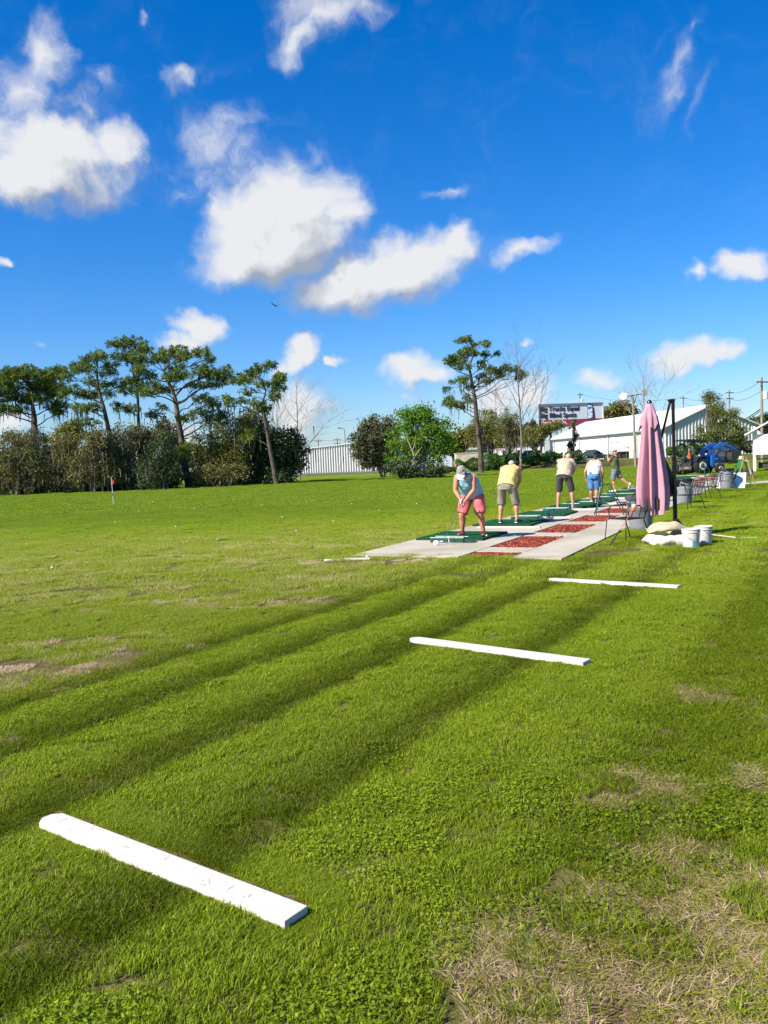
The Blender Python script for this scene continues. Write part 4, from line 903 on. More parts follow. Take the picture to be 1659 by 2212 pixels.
def head(mb,c,fw,up,sc=1.):
    """skull with jaw, nose, ears, brow; fw face direction"""
    f=unit(fw); u=np.array(up,float); u=unit(u-f*(u@f)); r=np.cross(f,u); c=np.array(c,float)
    Rm=np.stack([r,f,u],1)
    def e(o,rr,n=16,m=12):
        V=MB().ell((0,0,0),rr,n,m); P=np.array(V.v)+np.array(o)*1.; P=(P*sc)@Rm.T+c; mb.add(P,V.f)
    e((0,-.008,.025),(.075,.096,.088),20,14); e((0,.022,-.045),(.056,.066,.062)); e((0,.055,-.078),(.03,.028,.026)); e((0,.092,-.012),(.012,.020,.022),10,8); e((0,.082,.005),(.009,.018,.03),10,8)
    e((0,.080,.028),(.052,.012,.010),12,8); e((.079,-.008,-.008),(.010,.020,.032),10,8); e((-.079,-.008,-.008),(.010,.020,.032),10,8)
    e((0,.083,-.049),(.024,.010,.006),10,6); e((0,.080,-.060),(.020,.010,.007),10,6); e((.036,.062,-.02),(.022,.018,.018),10,8); e((-.036,.062,-.02),(.022,.018,.018),10,8)
    return Rm,c
def face_bits(parent,Rm,c,sc=1.):
    mb=MB()
    for s in (-1,1): mb.ell(tuple((np.array([s*.031,.079,.006])*sc)@Rm.T+c),(.012,.012,.009),10,8)
    mb.build('eye',M('eye_dark',(.03,.02,.015),.2) if 'eye_dark' not in MATS else MATS['eye_dark'],parent,True)
def person(label,px,py,zfoot,fdir,J,sk,shirt,shorts,hairf,hatf=None,shoes='sneaker',shmat=SHOEB,sleeve=0.,group='golfers practising on the tee path'):
    q=G(px,py,zfoot); rz=math.atan2(-fdir[0],fdir[1]); t=thing('person',label,'person',(q[0],q[1],zfoot),rz,None)
    mb=MB(); g=J.get('girth',1.); lg=J.get('leg',1.)
    A={}
    for k in ('L','R'):
        s=-1 if k=='L' else 1
        hp,kn,an,toe=[np.array(J[n+k]) for n in ('hip','knee','ank','toe')]
        limb(mb,[hp,hp*.5+kn*.5+np.array([0,.01,0]),kn],[.095*lg,.083*lg,.060*lg])
        cf=kn*.68+an*.32-unit(np.cross(np.cross(an-kn,toe-an),an-kn))*-.0
        back=unit(toe-an); cf=cf-back*.018
        limb(mb,[kn,cf,kn*.3+an*.7,an],[.058*lg,.061*lg,.044*lg,.036*lg])
        limb(mb,[an-back*.03+np.array([0,0,-.02]),an+back*.04+np.array([0,0,-.03]),toe],[.034,.036,.026])
        sh,el,wr=[np.array(J[n+k]) for n in ('sho','elb','wri')]; ar=J.get('arm',1.)
        limb(mb,[sh,sh*.55+el*.45,el],[.056*ar,.050*ar,.041*ar]); limb(mb,[el,el*.65+wr*.35,wr],[.040*ar,.040*ar,.026*ar])
        hd,hn,cu,si=J['hand'+k]; add_hand(mb,wr,hd,hn,cu,si)
    pel,bel,che,nk,hc=[np.array(J[n]) for n in ('pelvis','belly','chest','neck','head')]
    mb.loft([pel-unit(bel-pel)*.09,pel,bel,che,nk*.35+che*.65,nk*.75+che*.25],[.12*g,.165*g,.16*g,.165*g,.165,.09],[.09*g,.12*g,.125*g,.12*g,.10,.06],24)
    limb(mb,[np.array(J['shoL'])*.8+nk*.2,nk*.8+che*.2,np.array(J['shoR'])*.8+nk*.2],[.055,.075,.055])
    limb(mb,[nk,nk*.45+hc*.55],[.058,.054])
    Rm,c=head(mb,hc,J['face'],J.get('hup',(0,0,1)))
    mb.build('body',sk,t,voxel=.0085,sm=2)
    face_bits(t,Rm,c)
    def hm(mbx,o,rr,rot=None,n=18,m=12):
        V=MB().ell((0,0,0),rr,n,m,rot); P=(np.array(V.v)+np.array(o))@Rm.T+c; mbx.add(P,V.f)
    hairf(t,hm,Rm,c)
    if hatf: hatf(t,hm,Rm,c)
    # shirt
    mb=MB(); gs=g*1.0+.06
    smat,shem,swid,arms=shirt
    low=pel+(bel-pel)*shem
    mb.loft([low,low*.6+bel*.4,bel,che,nk*.35+che*.65,nk*.72+che*.28],[swid*1.02,swid,.168*g+.026,.172*g+.022,.178+.012,.115],[swid*.82,swid*.80,.135*g+.024,.13*g+.024,.118,.085],28)
    for k in ('L','R'):
        sh=np.array(J['sho'+k]); el=np.array(J['elb'+k]); 
        if arms>0: mb.tube([sh*.5+nk*.5,sh-np.array([0,0,.012]),sh+(el-sh)*arms],[.072,.068,.092*(1+.1*arms)],16); mb.ell(sh-np.array([0,0,.012]),(.066,.066,.062))
        else: mb.tube([sh*.35+nk*.65,sh*.82+nk*.18+np.array([0,0,.004])],[.072,.060],16)
    mb.build('shirt',smat,t,voxel=.011,sm=4,disp=wrinkle(.009,px%7,12.))
    # shorts
    mb=MB(); pmat,frac,flare,pw=shorts
    mb.loft([pel-np.array([0,0,.10]),pel-np.array([0,0,.03]),pel*.6+bel*.4,pel*.35+bel*.65],[pw*.9,pw,pw*.98,pw*.92],[pw*.72,pw*.80,pw*.74,pw*.68],26)
    for k in ('L','R'):
        hp,kn,an=np.array(J['hip'+k]),np.array(J['knee'+k]),np.array(J['ank'+k])
        e=hp+(kn-hp)*min(frac,1.) if frac<=1 else kn+(an-kn)*(frac-1)
        pts=[hp+np.array([0,0,.03]),hp*.5+e*.5,e] if frac<=1 else [hp+np.array([0,0,.03]),hp*.4+kn*.6,kn,e]
        rr=[.118*lg,.108*lg,(.085*lg)*flare] if frac<=1 else [.118*lg,.10*lg,.083*lg*flare,.075*lg*flare]
        mb.tube(pts,rr,20); mb.ell(hp,(.112*lg,)*3)
    mb.build('shorts',pmat,t,voxel=.011,sm=3,disp=wrinkle(.010,px%5,10.))
    for k in ('L','R'):
        an,toe=np.array(J['ank'+k]),np.array(J['toe'+k]); d=toe-an; d2=unit(d); flat=np.array([d[0],d[1],0]); tilt=J.get('tilt'+k,0.)
        heel=an-unit(flat)*.045; heel[2]=an[2]-.065 ; 
        if J.get('lift'+k): heel=np.array(J['lift'+k])
        tp=toe+unit(flat)*.02; 
        if not J.get('lift'+k): tp[2]=an[2]-.065
        ax=unit(tp-heel); upv=unit(np.array([0,0,1.])-ax*ax[2]); st=t
        sh=MB()
        P=[heel-ax*.012,heel+ax*.05,heel+ax*.14,tp,tp+ax*.035]
        if shoes=='sandal':
            MB().loft([p+upv*.008 for p in P],[.030,.038,.044,.047,.025],[.012]*5,16).build('sandal_sole',SAND,t,True)
            mb=MB(); 
            for f in (.18,.45,.8): 
                p=heel*(1-f)+tp*f; mb.tube([p+np.cross(ax,upv)*.046*math.cos(a)+upv*(.012+.062*(1.15-.55*f)*math.sin(a)) for a in np.linspace(0,math.pi,10)],.011,6,True,2.2)
            o=mb.build('strap',SAND,t,True); 
        else:
            sm=MB().loft([p+upv*(.032 if i<3 else .026) for i,p in enumerate(P)],[.030,.040,.043,.046,.022],[.036,.044,.040,.030,.018],18); sm.ell(heel+ax*.035+upv*.065,(.038,.042,.035)); sh=sm.build('shoe',shmat,t,voxel=.009,sm=3)
            MB().loft([p+upv*.008 for p in P],[.036,.044,.047,.050,.027],[.011]*5,18).build('sole',SOLE if shmat is SHOET or shmat is SHOEW else WHT,sh,True)
    if J.get('belt'): 
        p=pel*.4+bel*.6; MB().lathe([(1.0,-.018),(1.0,.018),(.97,.018),(.97,-.018)],28,cap=False)
    return t
def short_hair(mat,full=True,sc=1.):
    def f(t,hm,Rm,c):
        mb=MB(); hm(mb,(0,-.022,.045),(.083*sc,.092*sc,.082*sc)); hm(mb,(0,-.055,-.012),(.072*sc,.055,.065))
        rg=random.Random(3)
        for i in range(90):
            a=rg.random()*6.28; b=rg.uniform(-.15,1.4); p=(.078*math.cos(b)*math.cos(a),-.025+.086*math.cos(b)*math.sin(a),.045+.078*math.sin(b))
            if p[1]>.045 and p[2]<.07: continue
            hm(mb,p,(.016,.016,.011),None,7,5)
        mb.build('hair',mat,t,True)
    return f
def fringe_hair(mat):
    def f(t,hm,Rm,c):
        mb=MB(); hm(mb,(0,-.04,-.012),(.080,.072,.045)); 
        for s in (-1,1): hm(mb,(s*.062,-.01,.0),(.020,.045,.032))
        mb.build('hair',mat,t,True)
    return f
def cap_hat(mat,name='cap',brim=True,fwd=1):
    def f(t,hm,Rm,c):
        mb=MB(); V=MB().ell((0,0,0),(.087,.104,.085),22,14); P=np.array(V.v)
        P[:,2]=np.where(P[:,2]<-.0,P[:,2]*.12,P[:,2]); P=P+np.array([0,-.006,.045]); mb.add(P@Rm.T+c,V.f)
        if brim:
            V=MB().ell((0,0,0),(.075,.085,.008),20,6); P=np.array(V.v); P[:,2]-=P[:,0]**2*3.5; P=P+np.array([0,.095*fwd,.040]); mb.add(P@Rm.T+c,V.f)
        o=mb.build(name,mat,t,True); 
    return f
def visor(t,hm,Rm,c):
    mb=MB(); V=MB().lathe([(.094,-.02),(.092,.022),(.088,.022),(.090,-.02)],26,cap=False); P=np.array(V.v)*np.array([.93,1.10,1])+np.array([0,-.006,.040]); mb.add(P@Rm.T+c,V.f)
    V=MB().ell((0,0,0),(.085,.095,.007),20,6); P=np.array(V.v); P[:,2]-=P[:,0]**2*4.; P=P+np.array([0,.10,.035]); mb.add(P@Rm.T+c,V.f); mb.build('sun_visor',WHT,t,True)
GH=M('grey_hair',(.42,.39,.36),.9,0,(.20,.18,.16),60,.8,120); WH=M('white_hair',(.60,.57,.53),.9,0,(.35,.32,.3),60,.6,120); DH=M('dark_hair',(.045,.028,.02),.8,0,(.02,.012,.01),50,.6,120)
AQ=M('aqua_cotton',(.26,.50,.56),.85,0,(.19,.43,.51),6,.35,35); CORAL=M('coral_cotton',(.62,.13,.13),.85,0,(.54,.10,.11),6,.3,35)
YEL=M('yellow_cotton',(.72,.55,.18),.85,0,(.66,.49,.15),6,.35,30); KHA=M('khaki_cotton',(.26,.235,.17),.9,0,(.21,.19,.135),7,.3,40)
BEI=M('beige_shirt',(.45,.37,.27),.85,0,(.39,.32,.23),6,.35,30); CHAR=M('charcoal_cotton',(.055,.05,.05),.9,0,(.04,.036,.036),7,.3,40)
WTC=M('white_cotton',(.70,.70,.72),.85,0,(.62,.62,.66),6,.3,30); DEN=M('blue_denim',(.085,.20,.42),.9,0,(.06,.15,.33),12,.4,60)
OLV=M('olive_cotton',(.085,.10,.025),.85,0,(.06,.075,.018),6,.4,30); GRS=M('grey_cotton',(.17,.19,.20),.9,0,(.13,.15,.16),7,.4,40); MAR=M('maroon_cap',(.16,.03,.05),.8)
FU=(U2[0],U2[1]); FN=(-U2[0],-U2[1]); FL=(-V2[0],-V2[1])
# ---- the woman in the blue top, bent over the ball
JW=dict(hipL=(-.13,-.10,.80),hipR=(.13,-.10,.80),kneeL=(-.20,.0,.45),kneeR=(.20,.03,.45),ankL=(-.235,-.05,.085),ankR=(.235,-.05,.085),toeL=(-.27,.10,.03),toeR=(.27,.10,.03),
  pelvis=(0,-.13,.87),belly=(0,.02,1.03),chest=(0,.20,1.19),neck=(0,.37,1.30),head=(0,.475,1.35),face=(0,.55,-.83),hup=(0,.83,.55),
  shoL=(-.185,.30,1.24),shoR=(.185,.30,1.24),elbL=(-.20,.36,.97),elbR=(.20,.36,.97),wriL=(-.03,.46,.745),wriR=(.045,.45,.775),
  handL=((.15,.15,-1),(1,.1,0),2.6,1),handR=((-.25,.15,-1),(-1,.1,0),2.6,-1),girth=1.22,leg=1.18,arm=1.12)
PW=person('woman in light blue sleeveless top, coral shorts and white visor bending over the teed ball',1020,1158,MT,FN,JW,SK1,(AQ,.15,.235,0),(CORAL,.93,1.2,.215),short_hair(GH),visor,'sandal')
mb=MB(); add_hand(mb,JW['wriR'],(-.25,.15,-1),(-1,.1,0),2.6,-1,1.06); mb.ell(JW['wriR'],(.032,.03,.035)); mb.build('glove',WHT,PW,voxel=.007,sm=1)
mb=MB()
for i in range(14):
    a=random.uniform(-.09,.09); b=random.uniform(0,.05); mb.ell((a,.335+b*.3,1.09+b),(.010,.004,.007),6,4)
mb.build('shirt_print',M('print_ochre',(.35,.28,.10),.8),PW)
MB().loft([(0,.36,1.30),(0,.345,1.24),(0,.325,1.17)],[.075,.05,.012],[.02,.02,.01],14).build('neckline',SK1,PW,True)
def wl(t,p): return np.array(t.matrix_basis@Vector(p)) if False else np.array(Matrix.LocRotScale(t.location,t.rotation_euler,None)@Vector(p))
hb=wl(PW,(.0,.47,.76)); qb=G(958,1171,MT)
club('dark club held by the woman in the blue top, its head beside the teed ball',hb+(hb-np.array([qb[0],qb[1],MT+.03]))*.12,(qb[0],qb[1],MT+.035),'iron')
# ---- the man in yellow
JY=dict(hipL=(-.12,-.10,.86),hipR=(.12,-.10,.86),kneeL=(-.19,.02,.48),kneeR=(.19,.02,.48),ankL=(-.215,-.05,.085),ankR=(.215,-.05,.085),toeL=(-.24,.11,.03),toeR=(.26,.10,.03),
  pelvis=(0,-.12,.93),belly=(0,.00,1.10),chest=(0,.13,1.27),neck=(0,.27,1.385),head=(0,.36,1.43),face=(0,.62,-.78),hup=(0,.78,.62),
  shoL=(-.20,.20,1.33),shoR=(.20,.20,1.33),elbL=(-.20,.33,1.05),elbR=(.21,.32,1.05),wriL=(-.03,.46,.83),wriR=(.03,.45,.79),
  handL=((.15,.15,-1),(1,.1,0),2.6,1),handR=((-.2,.15,-1),(-1,.1,0),2.6,-1),girth=1.16,leg=1.02,arm=1.1)
def tw(J,dx):   # shift the upper body sideways a little
    J=dict(J)
    for k in ('belly','chest','neck','head','shoL','shoR'): 
        p=list(J[k]); p[0]+=dx*{'belly':.3,'chest':.7}.get(k,1.); J[k]=tuple(p)
    return J
PY=person('man in yellow sleeveless shirt, khaki shorts and black cap, bent over, seen from behind',1100,1130,MT,FU,tw(JY,.0),SK2,(YEL,-.22,.225,0),(KHA,1.08,1.3,.205),fringe_hair(WH),cap_hat(BLK,'visor_cap'),'sneaker',SHOEB)
hb=wl(PY,(.0,.47,.80)); e=wl(PY,(.12,.95,.05)); club('club gripped by the man in the yellow shirt',hb+(hb-e)*.1,e,'iron')
# ---- the man in beige
JK=dict(JY); JK.update(hipL=(-.12,-.08,.93),hipR=(.12,-.08,.93),kneeL=(-.20,.02,.52),kneeR=(.20,.02,.52),ankL=(-.235,-.04,.085),ankR=(.235,-.04,.085),toeL=(-.27,.11,.03),toeR=(.27,.11,.03),
  pelvis=(0,-.09,1.0),belly=(.01,.0,1.17),chest=(.02,.09,1.36),neck=(.05,.18,1.49),head=(.07,.26,1.545),face=(.1,.75,-.66),hup=(.05,.66,.75),shoL=(-.20,.13,1.44),shoR=(.22,.14,1.43),elbL=(-.22,.28,1.16),elbR=(.24,.27,1.15),wriL=(-.03,.42,.93),wriR=(.03,.42,.89),girth=1.2,leg=1.02)
PK=person('bald man in beige short-sleeved shirt and charcoal shorts addressing the ball with his back turned',1222,1097,MT,FU,JK,SK2,(BEI,-.30,.24,.62),(CHAR,1.02,1.25,.205),fringe_hair(WH),None,'sneaker',SHOET)
hb=wl(PK,(.0,.43,.90)); e=wl(PK,(.1,.95,.05)); club('club gripped by the man in the beige shirt',hb+(hb-e)*.1,e,'iron')
# ---- the woman in white top
JB=dict(hipL=(-.10,-.03,.84),hipR=(.10,-.03,.84),kneeL=(-.10,-.02,.46),kneeR=(.07,.04,.46),ankL=(-.12,.08,.085),ankR=(.05,-.06,.085),toeL=(-.15,.24,.03),toeR=(.06,.10,.03),
  pelvis=(0,-.04,.90),belly=(0,.01,1.05),chest=(.0,.03,1.22),neck=(.0,.09,1.38),head=(.03,.17,1.455),face=(.15,.8,-.58),hup=(.05,.58,.8),
  shoL=(-.18,.06,1.31),shoR=(.19,.06,1.31),elbL=(-.29,.02,1.03),elbR=(.27,.02,1.03),wriL=(-.29,.12,.80),wriR=(.25,.10,.80),
  handL=((-.1,.15,-1),(1,.1,0),2.2,1),handR=((.0,.1,-1),(-1,.1,0),2.6,-1),girth=1.22,leg=1.08,arm=1.08)
PB=person('dark-haired woman in white sleeveless top and blue shorts holding a club upright',1285,1087,MT,FU,JB,SK2,(WTC,.10,.20,0),(DEN,.98,1.15,.215),short_hair(DH),None,'sneaker',SHOEW)
hb=wl(PB,(.245,.12,.76)); e=wl(PB,(.20,.16,.03)); club('club held upright like a cane by the woman in the white top',hb+(hb-e)*.08,e,'iron')
# ---- the man finishing his swing (faces the field)
JO=dict(hipL=(-.08,.02,.90),hipR=(.10,-.04,.92),kneeL=(-.10,.08,.50),kneeR=(.10,-.17,.58),ankL=(-.10,.02,.085),ankR=(.09,-.52,.32),toeL=(-.12,.18,.03),toeR=(.10,-.52,.14),
  pelvis=(0,-.02,.98),belly=(0,.02,1.14),chest=(.0,.0,1.34),neck=(-.02,-.04,1.50),head=(-.03,-.03,1.61),face=(-.15,1,.02),hup=(0,0,1),
  shoL=(-.16,.08,1.44),shoR=(.17,-.06,1.42),elbL=(-.20,.22,1.30),elbR=(.0,.13,1.22),wriL=(-.12,.27,1.50),wriR=(-.08,.29,1.47),
  handL=((.3,-.1,1),(0,-1,.2),2.4,1),handR=((-.1,-.15,1),(0,-1,.2),2.4,-1),girth=1.12,leg=1.0,arm=1.02,liftR=(.09,-.60,.34))
PO=person('man in olive t-shirt, grey shorts and maroon cap finishing his swing with one heel raised',1330,1063,MT,FL,JO,SK1,(OLV,-.05,.205,.6),(GRS,.98,1.3,.20),fringe_hair(GH),cap_hat(MAR),'sneaker',SHOEW)
hb=wl(PO,(-.10,.30,1.60)); e=wl(PO,(-.02,-.62,1.48)); club('club swung back over the shoulder of the man in the olive shirt',wl(PO,(-.12,.33,1.53)),wl(PO,(-.05,-.55,1.80)),'driver')
# ================================================================ TREES
BARK=M('pine_bark',(.115,.082,.062),.95,0,(.05,.034,.026),1.6,1.,9); BARKG=M('grey_bark',(.20,.175,.14),.95,0,(.10,.085,.07),2.5,.8,12); BARKW=M('pale_bark',(.30,.265,.22),.9,0,(.24,.20,.16),3,.5,12)
NEED=LEAF('pine_needles',[(.03,.055,.014),(.065,.115,.020),(.12,.18,.022),(.19,.25,.03),(.25,.26,.05)],.30)
MOSS=LEAF('hanging_moss',[(.07,.065,.045),(.12,.11,.08),(.17,.155,.115)],.3,.9)
L_BROWN=LEAF('olive_brown_leaves',[(.045,.045,.013),(.10,.10,.025),(.165,.16,.04),(.25,.215,.085),(.14,.175,.03)],.25)
L_OLIVE=LEAF('olive_leaves',[(.07,.08,.012),(.14,.15,.02),(.21,.205,.032),(.28,.25,.06)],.3)
L_DARK=LEAF('dark_evergreen_leaves',[(.022,.036,.013),(.045,.068,.022),(.075,.105,.034),(.12,.145,.055)],.2)
L_GREY=LEAF('grey_green_leaves',[(.05,.06,.03),(.09,.10,.045),(.14,.145,.07),(.21,.20,.11)],.25)
L_GREEN=LEAF('fresh_green_leaves',[(.06,.13,.010),(.11,.23,.012),(.17,.32,.015),(.24,.38,.025)],.42)
L_HEDGE=LEAF('hedge_leaves',[(.02,.055,.008),(.045,.12,.012),(.08,.20,.02),(.13,.26,.03)],.3)
L_SAW=LEAF('small_tree_leaves',[(.06,.08,.012),(.12,.15,.02),(.18,.20,.035),(.24,.22,.06)],.35)
def rq(n,c,size,asp=.55,drop=0.,flat=0.):
    """n leaf quads at centres c with random orientation"""
    u=RNG.normal(size=(n,3)); u[:,2]*=(1-flat); u[:,2]-=drop; u/=np.linalg.norm(u,axis=1)[:,None]
    w=RNG.normal(size=(n,3)); w-=u*(w*u).sum(1)[:,None]; w/=np.linalg.norm(w,axis=1)[:,None]
    s=(size*(.6+.8*RNG.random(n)))[:,None] if np.ndim(size)==0 else (size*(.6+.8*RNG.random(n)))[:,None]
    return np.stack([c-u*s,c-w*s*asp,c+u*s,c+w*s*asp],1)
def tufts(C,k,l,w,up=.35):
    n=len(C); c=np.repeat(C,k,0); d=RNG.normal(size=(n*k,3)); d[:,2]+=up; d/=np.linalg.norm(d,axis=1)[:,None]
    L=(l*(.6+.6*RNG.random(n*k)))[:,None]; s=np.cross(d,RNG.normal(size=(n*k,3))); s/=np.linalg.norm(s,axis=1)[:,None]
    return np.stack([c-s*w*.3,c+d*L*.55-s*w,c+d*L,c+d*L*.55+s*w],1)
def strands(C,l,w):
    out=[]; 
    for c in C:
        L=l*random.uniform(.4,1.3); a=random.uniform(0,math.pi); s=np.array([math.cos(a),math.sin(a),0])*w*random.uniform(.6,1.4); p=np.array(c); k=3
        for i in range(k):
            q=p+np.array([random.gauss(0,.04),random.gauss(0,.04),-L/k]); f0=1-i/k*.6; f1=1-(i+1)/k*.85
            out.append([p-s*f0,p+s*f0,q+s*f1,q-s*f1]); p=q
    return np.array(out)
def curve(p0,p1,sag,n=6,wob=.0):
    p0=np.array(p0);p1=np.array(p1); L=np.linalg.norm(p1-p0); P=[]
    w=RNG.normal(size=3)*wob*L
    for i in range(n):
        t=i/(n-1); P.append(p0*(1-t)+p1*t+np.array([0,0,sag*L*math.sin(math.pi*t)])+w*math.sin(math.pi*t)*(1-t)+RNG.normal(size=3)*wob*.18*L*(0<i<n-1))
    return P
def loc_of(px,py,d):
    p=W(px,py,d); return np.array([p[0],p[1],float(H(p[0],p[1]))])
def pine(label,base,d,trunk,pads,r0=.30,zoom=None,dens=1.,limb=.10,k=15,tuft=.36,group='tall long-needled pines'):
    z=zoom or (lambda x,y:(x,y)); b=loc_of(*base,d); t=thing('pine_tree',label,'pine tree',b,0,group)
    tp=[np.array([0,0,-.1])]+[W(*z(x,y),d)-b for x,y in trunk]
    for i in range(1,len(tp)): tp[i][1]+=random.uniform(-.2,.2)
    n=len(tp); dense=[]
    for i in range(n-1):
        for s in np.linspace(0,1,5)[:-1]: dense.append(tp[i]*(1-s)+tp[i+1]*s)
    dense.append(tp[-1]); dn=np.array(dense); 
    for _ in range(2): dn[1:-1]=dn[1:-1]*.5+(dn[:-2]+dn[2:])*.25
    rr=[r0*(1.25 if i==0 else 1)*(1-.78*(i/(len(dn)-1))**1.3) for i in range(len(dn))]
    wood=MB().tube(dn,rr,10); wb=MB(); C=[];CM=[]
    W2=max(abs(W(*z(p[0],p[1]),d)[0]-b[0]-dn[-1][0]) for p in pads)+1
    for p in pads:
        m=len(p)>4; w=W(*z(p[0],p[1]),d)-b; e=W(*z(p[0]+p[2],p[1]),d)-b; f=W(*z(p[0],p[1]+p[3]),d)-b
        rx=np.linalg.norm(e-w)*1.42; rz=np.linalg.norm(f-w)*1.28
        i0=np.argmin(np.abs(dn[:,2]-w[2])); off=abs(w[0]-dn[i0][0]); yd=math.sqrt(max(0,(W2*.75)**2-off**2))*random.uniform(-.75,.75); w[1]+=yd+dn[i0][1]
        want=w[2]-.35*abs(off)-.5; js=[j for j in range(len(dn)//4,len(dn)) if dn[j][2]<want+.3] or [len(dn)//3]; j=js[-1]
        L=curve(dn[j],w-np.array([0,0,rz*.3]),random.uniform(-.06,.16),7,.09); r1=min(rr[j]*.55,limb*.72*(.5+.1*np.linalg.norm(w-dn[j])**.8)); wb.tube(L,[r1*(1-.75*q/6) for q in range(7)],6)
        nt=int(max(8,dens*rx*rz*56)); q=RNG.normal(size=(nt,3)); q/=np.linalg.norm(q,axis=1)[:,None]; q*=(RNG.random((nt,1))**.45); q[:,2]=q[:,2]*.9; c=w+q*np.array([rx,rx*.9,rz])*1.0
        C.append(c)
        for h in c[::7]: 
            st=L[random.choice([3,4,5])]; wb.tube(curve(st,h,.05,4,.05),[.035,.028,.02,.012],3,False)
        if m: CM.append(w+RNG.normal(size=(int(5*rx+3),3))*np.array([rx*.55,rx*.5,rz*.3])-np.array([0,0,rz*.4]))
    wood.build('trunk',BARK,t,True,normals=False); lm_=wb.build('limbs',BARK,t,True,normals=False); lm_['kind']='stuff'
    C=np.concatenate(C); V=tufts(C,k,tuft,.036,.3); tone=np.repeat(np.clip(RNG.normal(.45,.22,len(C)),0,1),k); quads('crown',V,np.clip(tone+RNG.normal(0,.1,len(tone)),0,1),NEED,t)
    if CM: C2=np.concatenate(CM); V=strands(C2,1.1,.07); quads('moss',V,np.repeat(RNG.random(len(C2)),3),MOSS,t)['kind']='stuff'
    return t
def shrub(label,base,d,blobs,mat,zoom=None,leaf=.088,dens=1.25,moss=0,nm='oak_tree',cat='tree',group=None,bark=BARKG,stems=5,dz=.8,cl=.5,hollow=.5,asp=.55,twigs=60,stem_r=.10,droop=.15):
    z=zoom or (lambda x,y:(x,y)); b=loc_of(*base,d); t=thing(nm,label,cat,b,0,group); CC=[];TT=[];MS=[]; wb=MB(); tops=[]
    for p in blobs:
        w=W(*z(p[0],p[1]),d)-b; rx=np.linalg.norm(W(*z(p[0]+p[2],p[1]),d)-b-w); rz=np.linalg.norm(W(*z(p[0],p[1]+p[3]),d)-b-w)
        if len(p)>4: w[1]+=p[4]
        vol=rx*rx*dz*rz; n=int(max(8,dens*10.5*(rx*rz)**.9))+8
        q=RNG.normal(size=(n,3)); q/=np.linalg.norm(q,axis=1)[:,None]; q*=(hollow+(1-hollow)*RNG.random((n,1))); c=w+q*np.array([rx,rx*dz,rz]); tops.append((w,rx,rz))
        for cc in c:
            cc[2]=max(cc[2],.25); m=int(60*random.uniform(.5,1.4)); g=RNG.normal(size=(m,3))*cl*np.array([.62,.62,.5]); CC.append(cc+g); TT.append(np.clip(random.gauss(.45,.20)+RNG.normal(0,.13,m),0,1))
            if random.random()<.55: st=np.array([w[0]*.25+random.uniform(-.3,.3),w[1]*.3,max(.2,(w[2]-rz*.6)*.6)]); wb.tube(curve(st,cc,.06,5,.07),[.05,.04,.03,.022,.01],3,False)
        if moss: MS.append(w+RNG.normal(size=(int(moss*rx*3),3))*np.array([rx*.7,rx*.6,rz*.5]))
    for s in range(stems):
        w,rx,rz=random.choice(tops); x0=random.uniform(-.35,.35)*(stems>1)+ (w[0]*.35 if stems>3 else 0); wb.tube(curve((x0,random.uniform(-.3,.3)*(stems>1),-.1),(w[0]*.8+random.uniform(-.3,.3),w[1]*.6,w[2]),.02,6,.04),[stem_r*(1-.13*i) for i in range(6)],7)
    wb.build('trunk',bark,t,True,normals=False)
    C=np.concatenate(CC); C[:,2]=np.maximum(C[:,2],.05+.1*RNG.random(len(C))); quads('crown',rq(len(C),C,leaf,asp,droop),np.concatenate(TT),mat,t)
    if MS: C2=np.concatenate(MS); C2[:,2]=np.maximum(C2[:,2],1.2); quads('moss',strands(C2,1.0,.06),np.repeat(RNG.random(len(C2)),3),MOSS,t)['kind']='stuff'
    return t
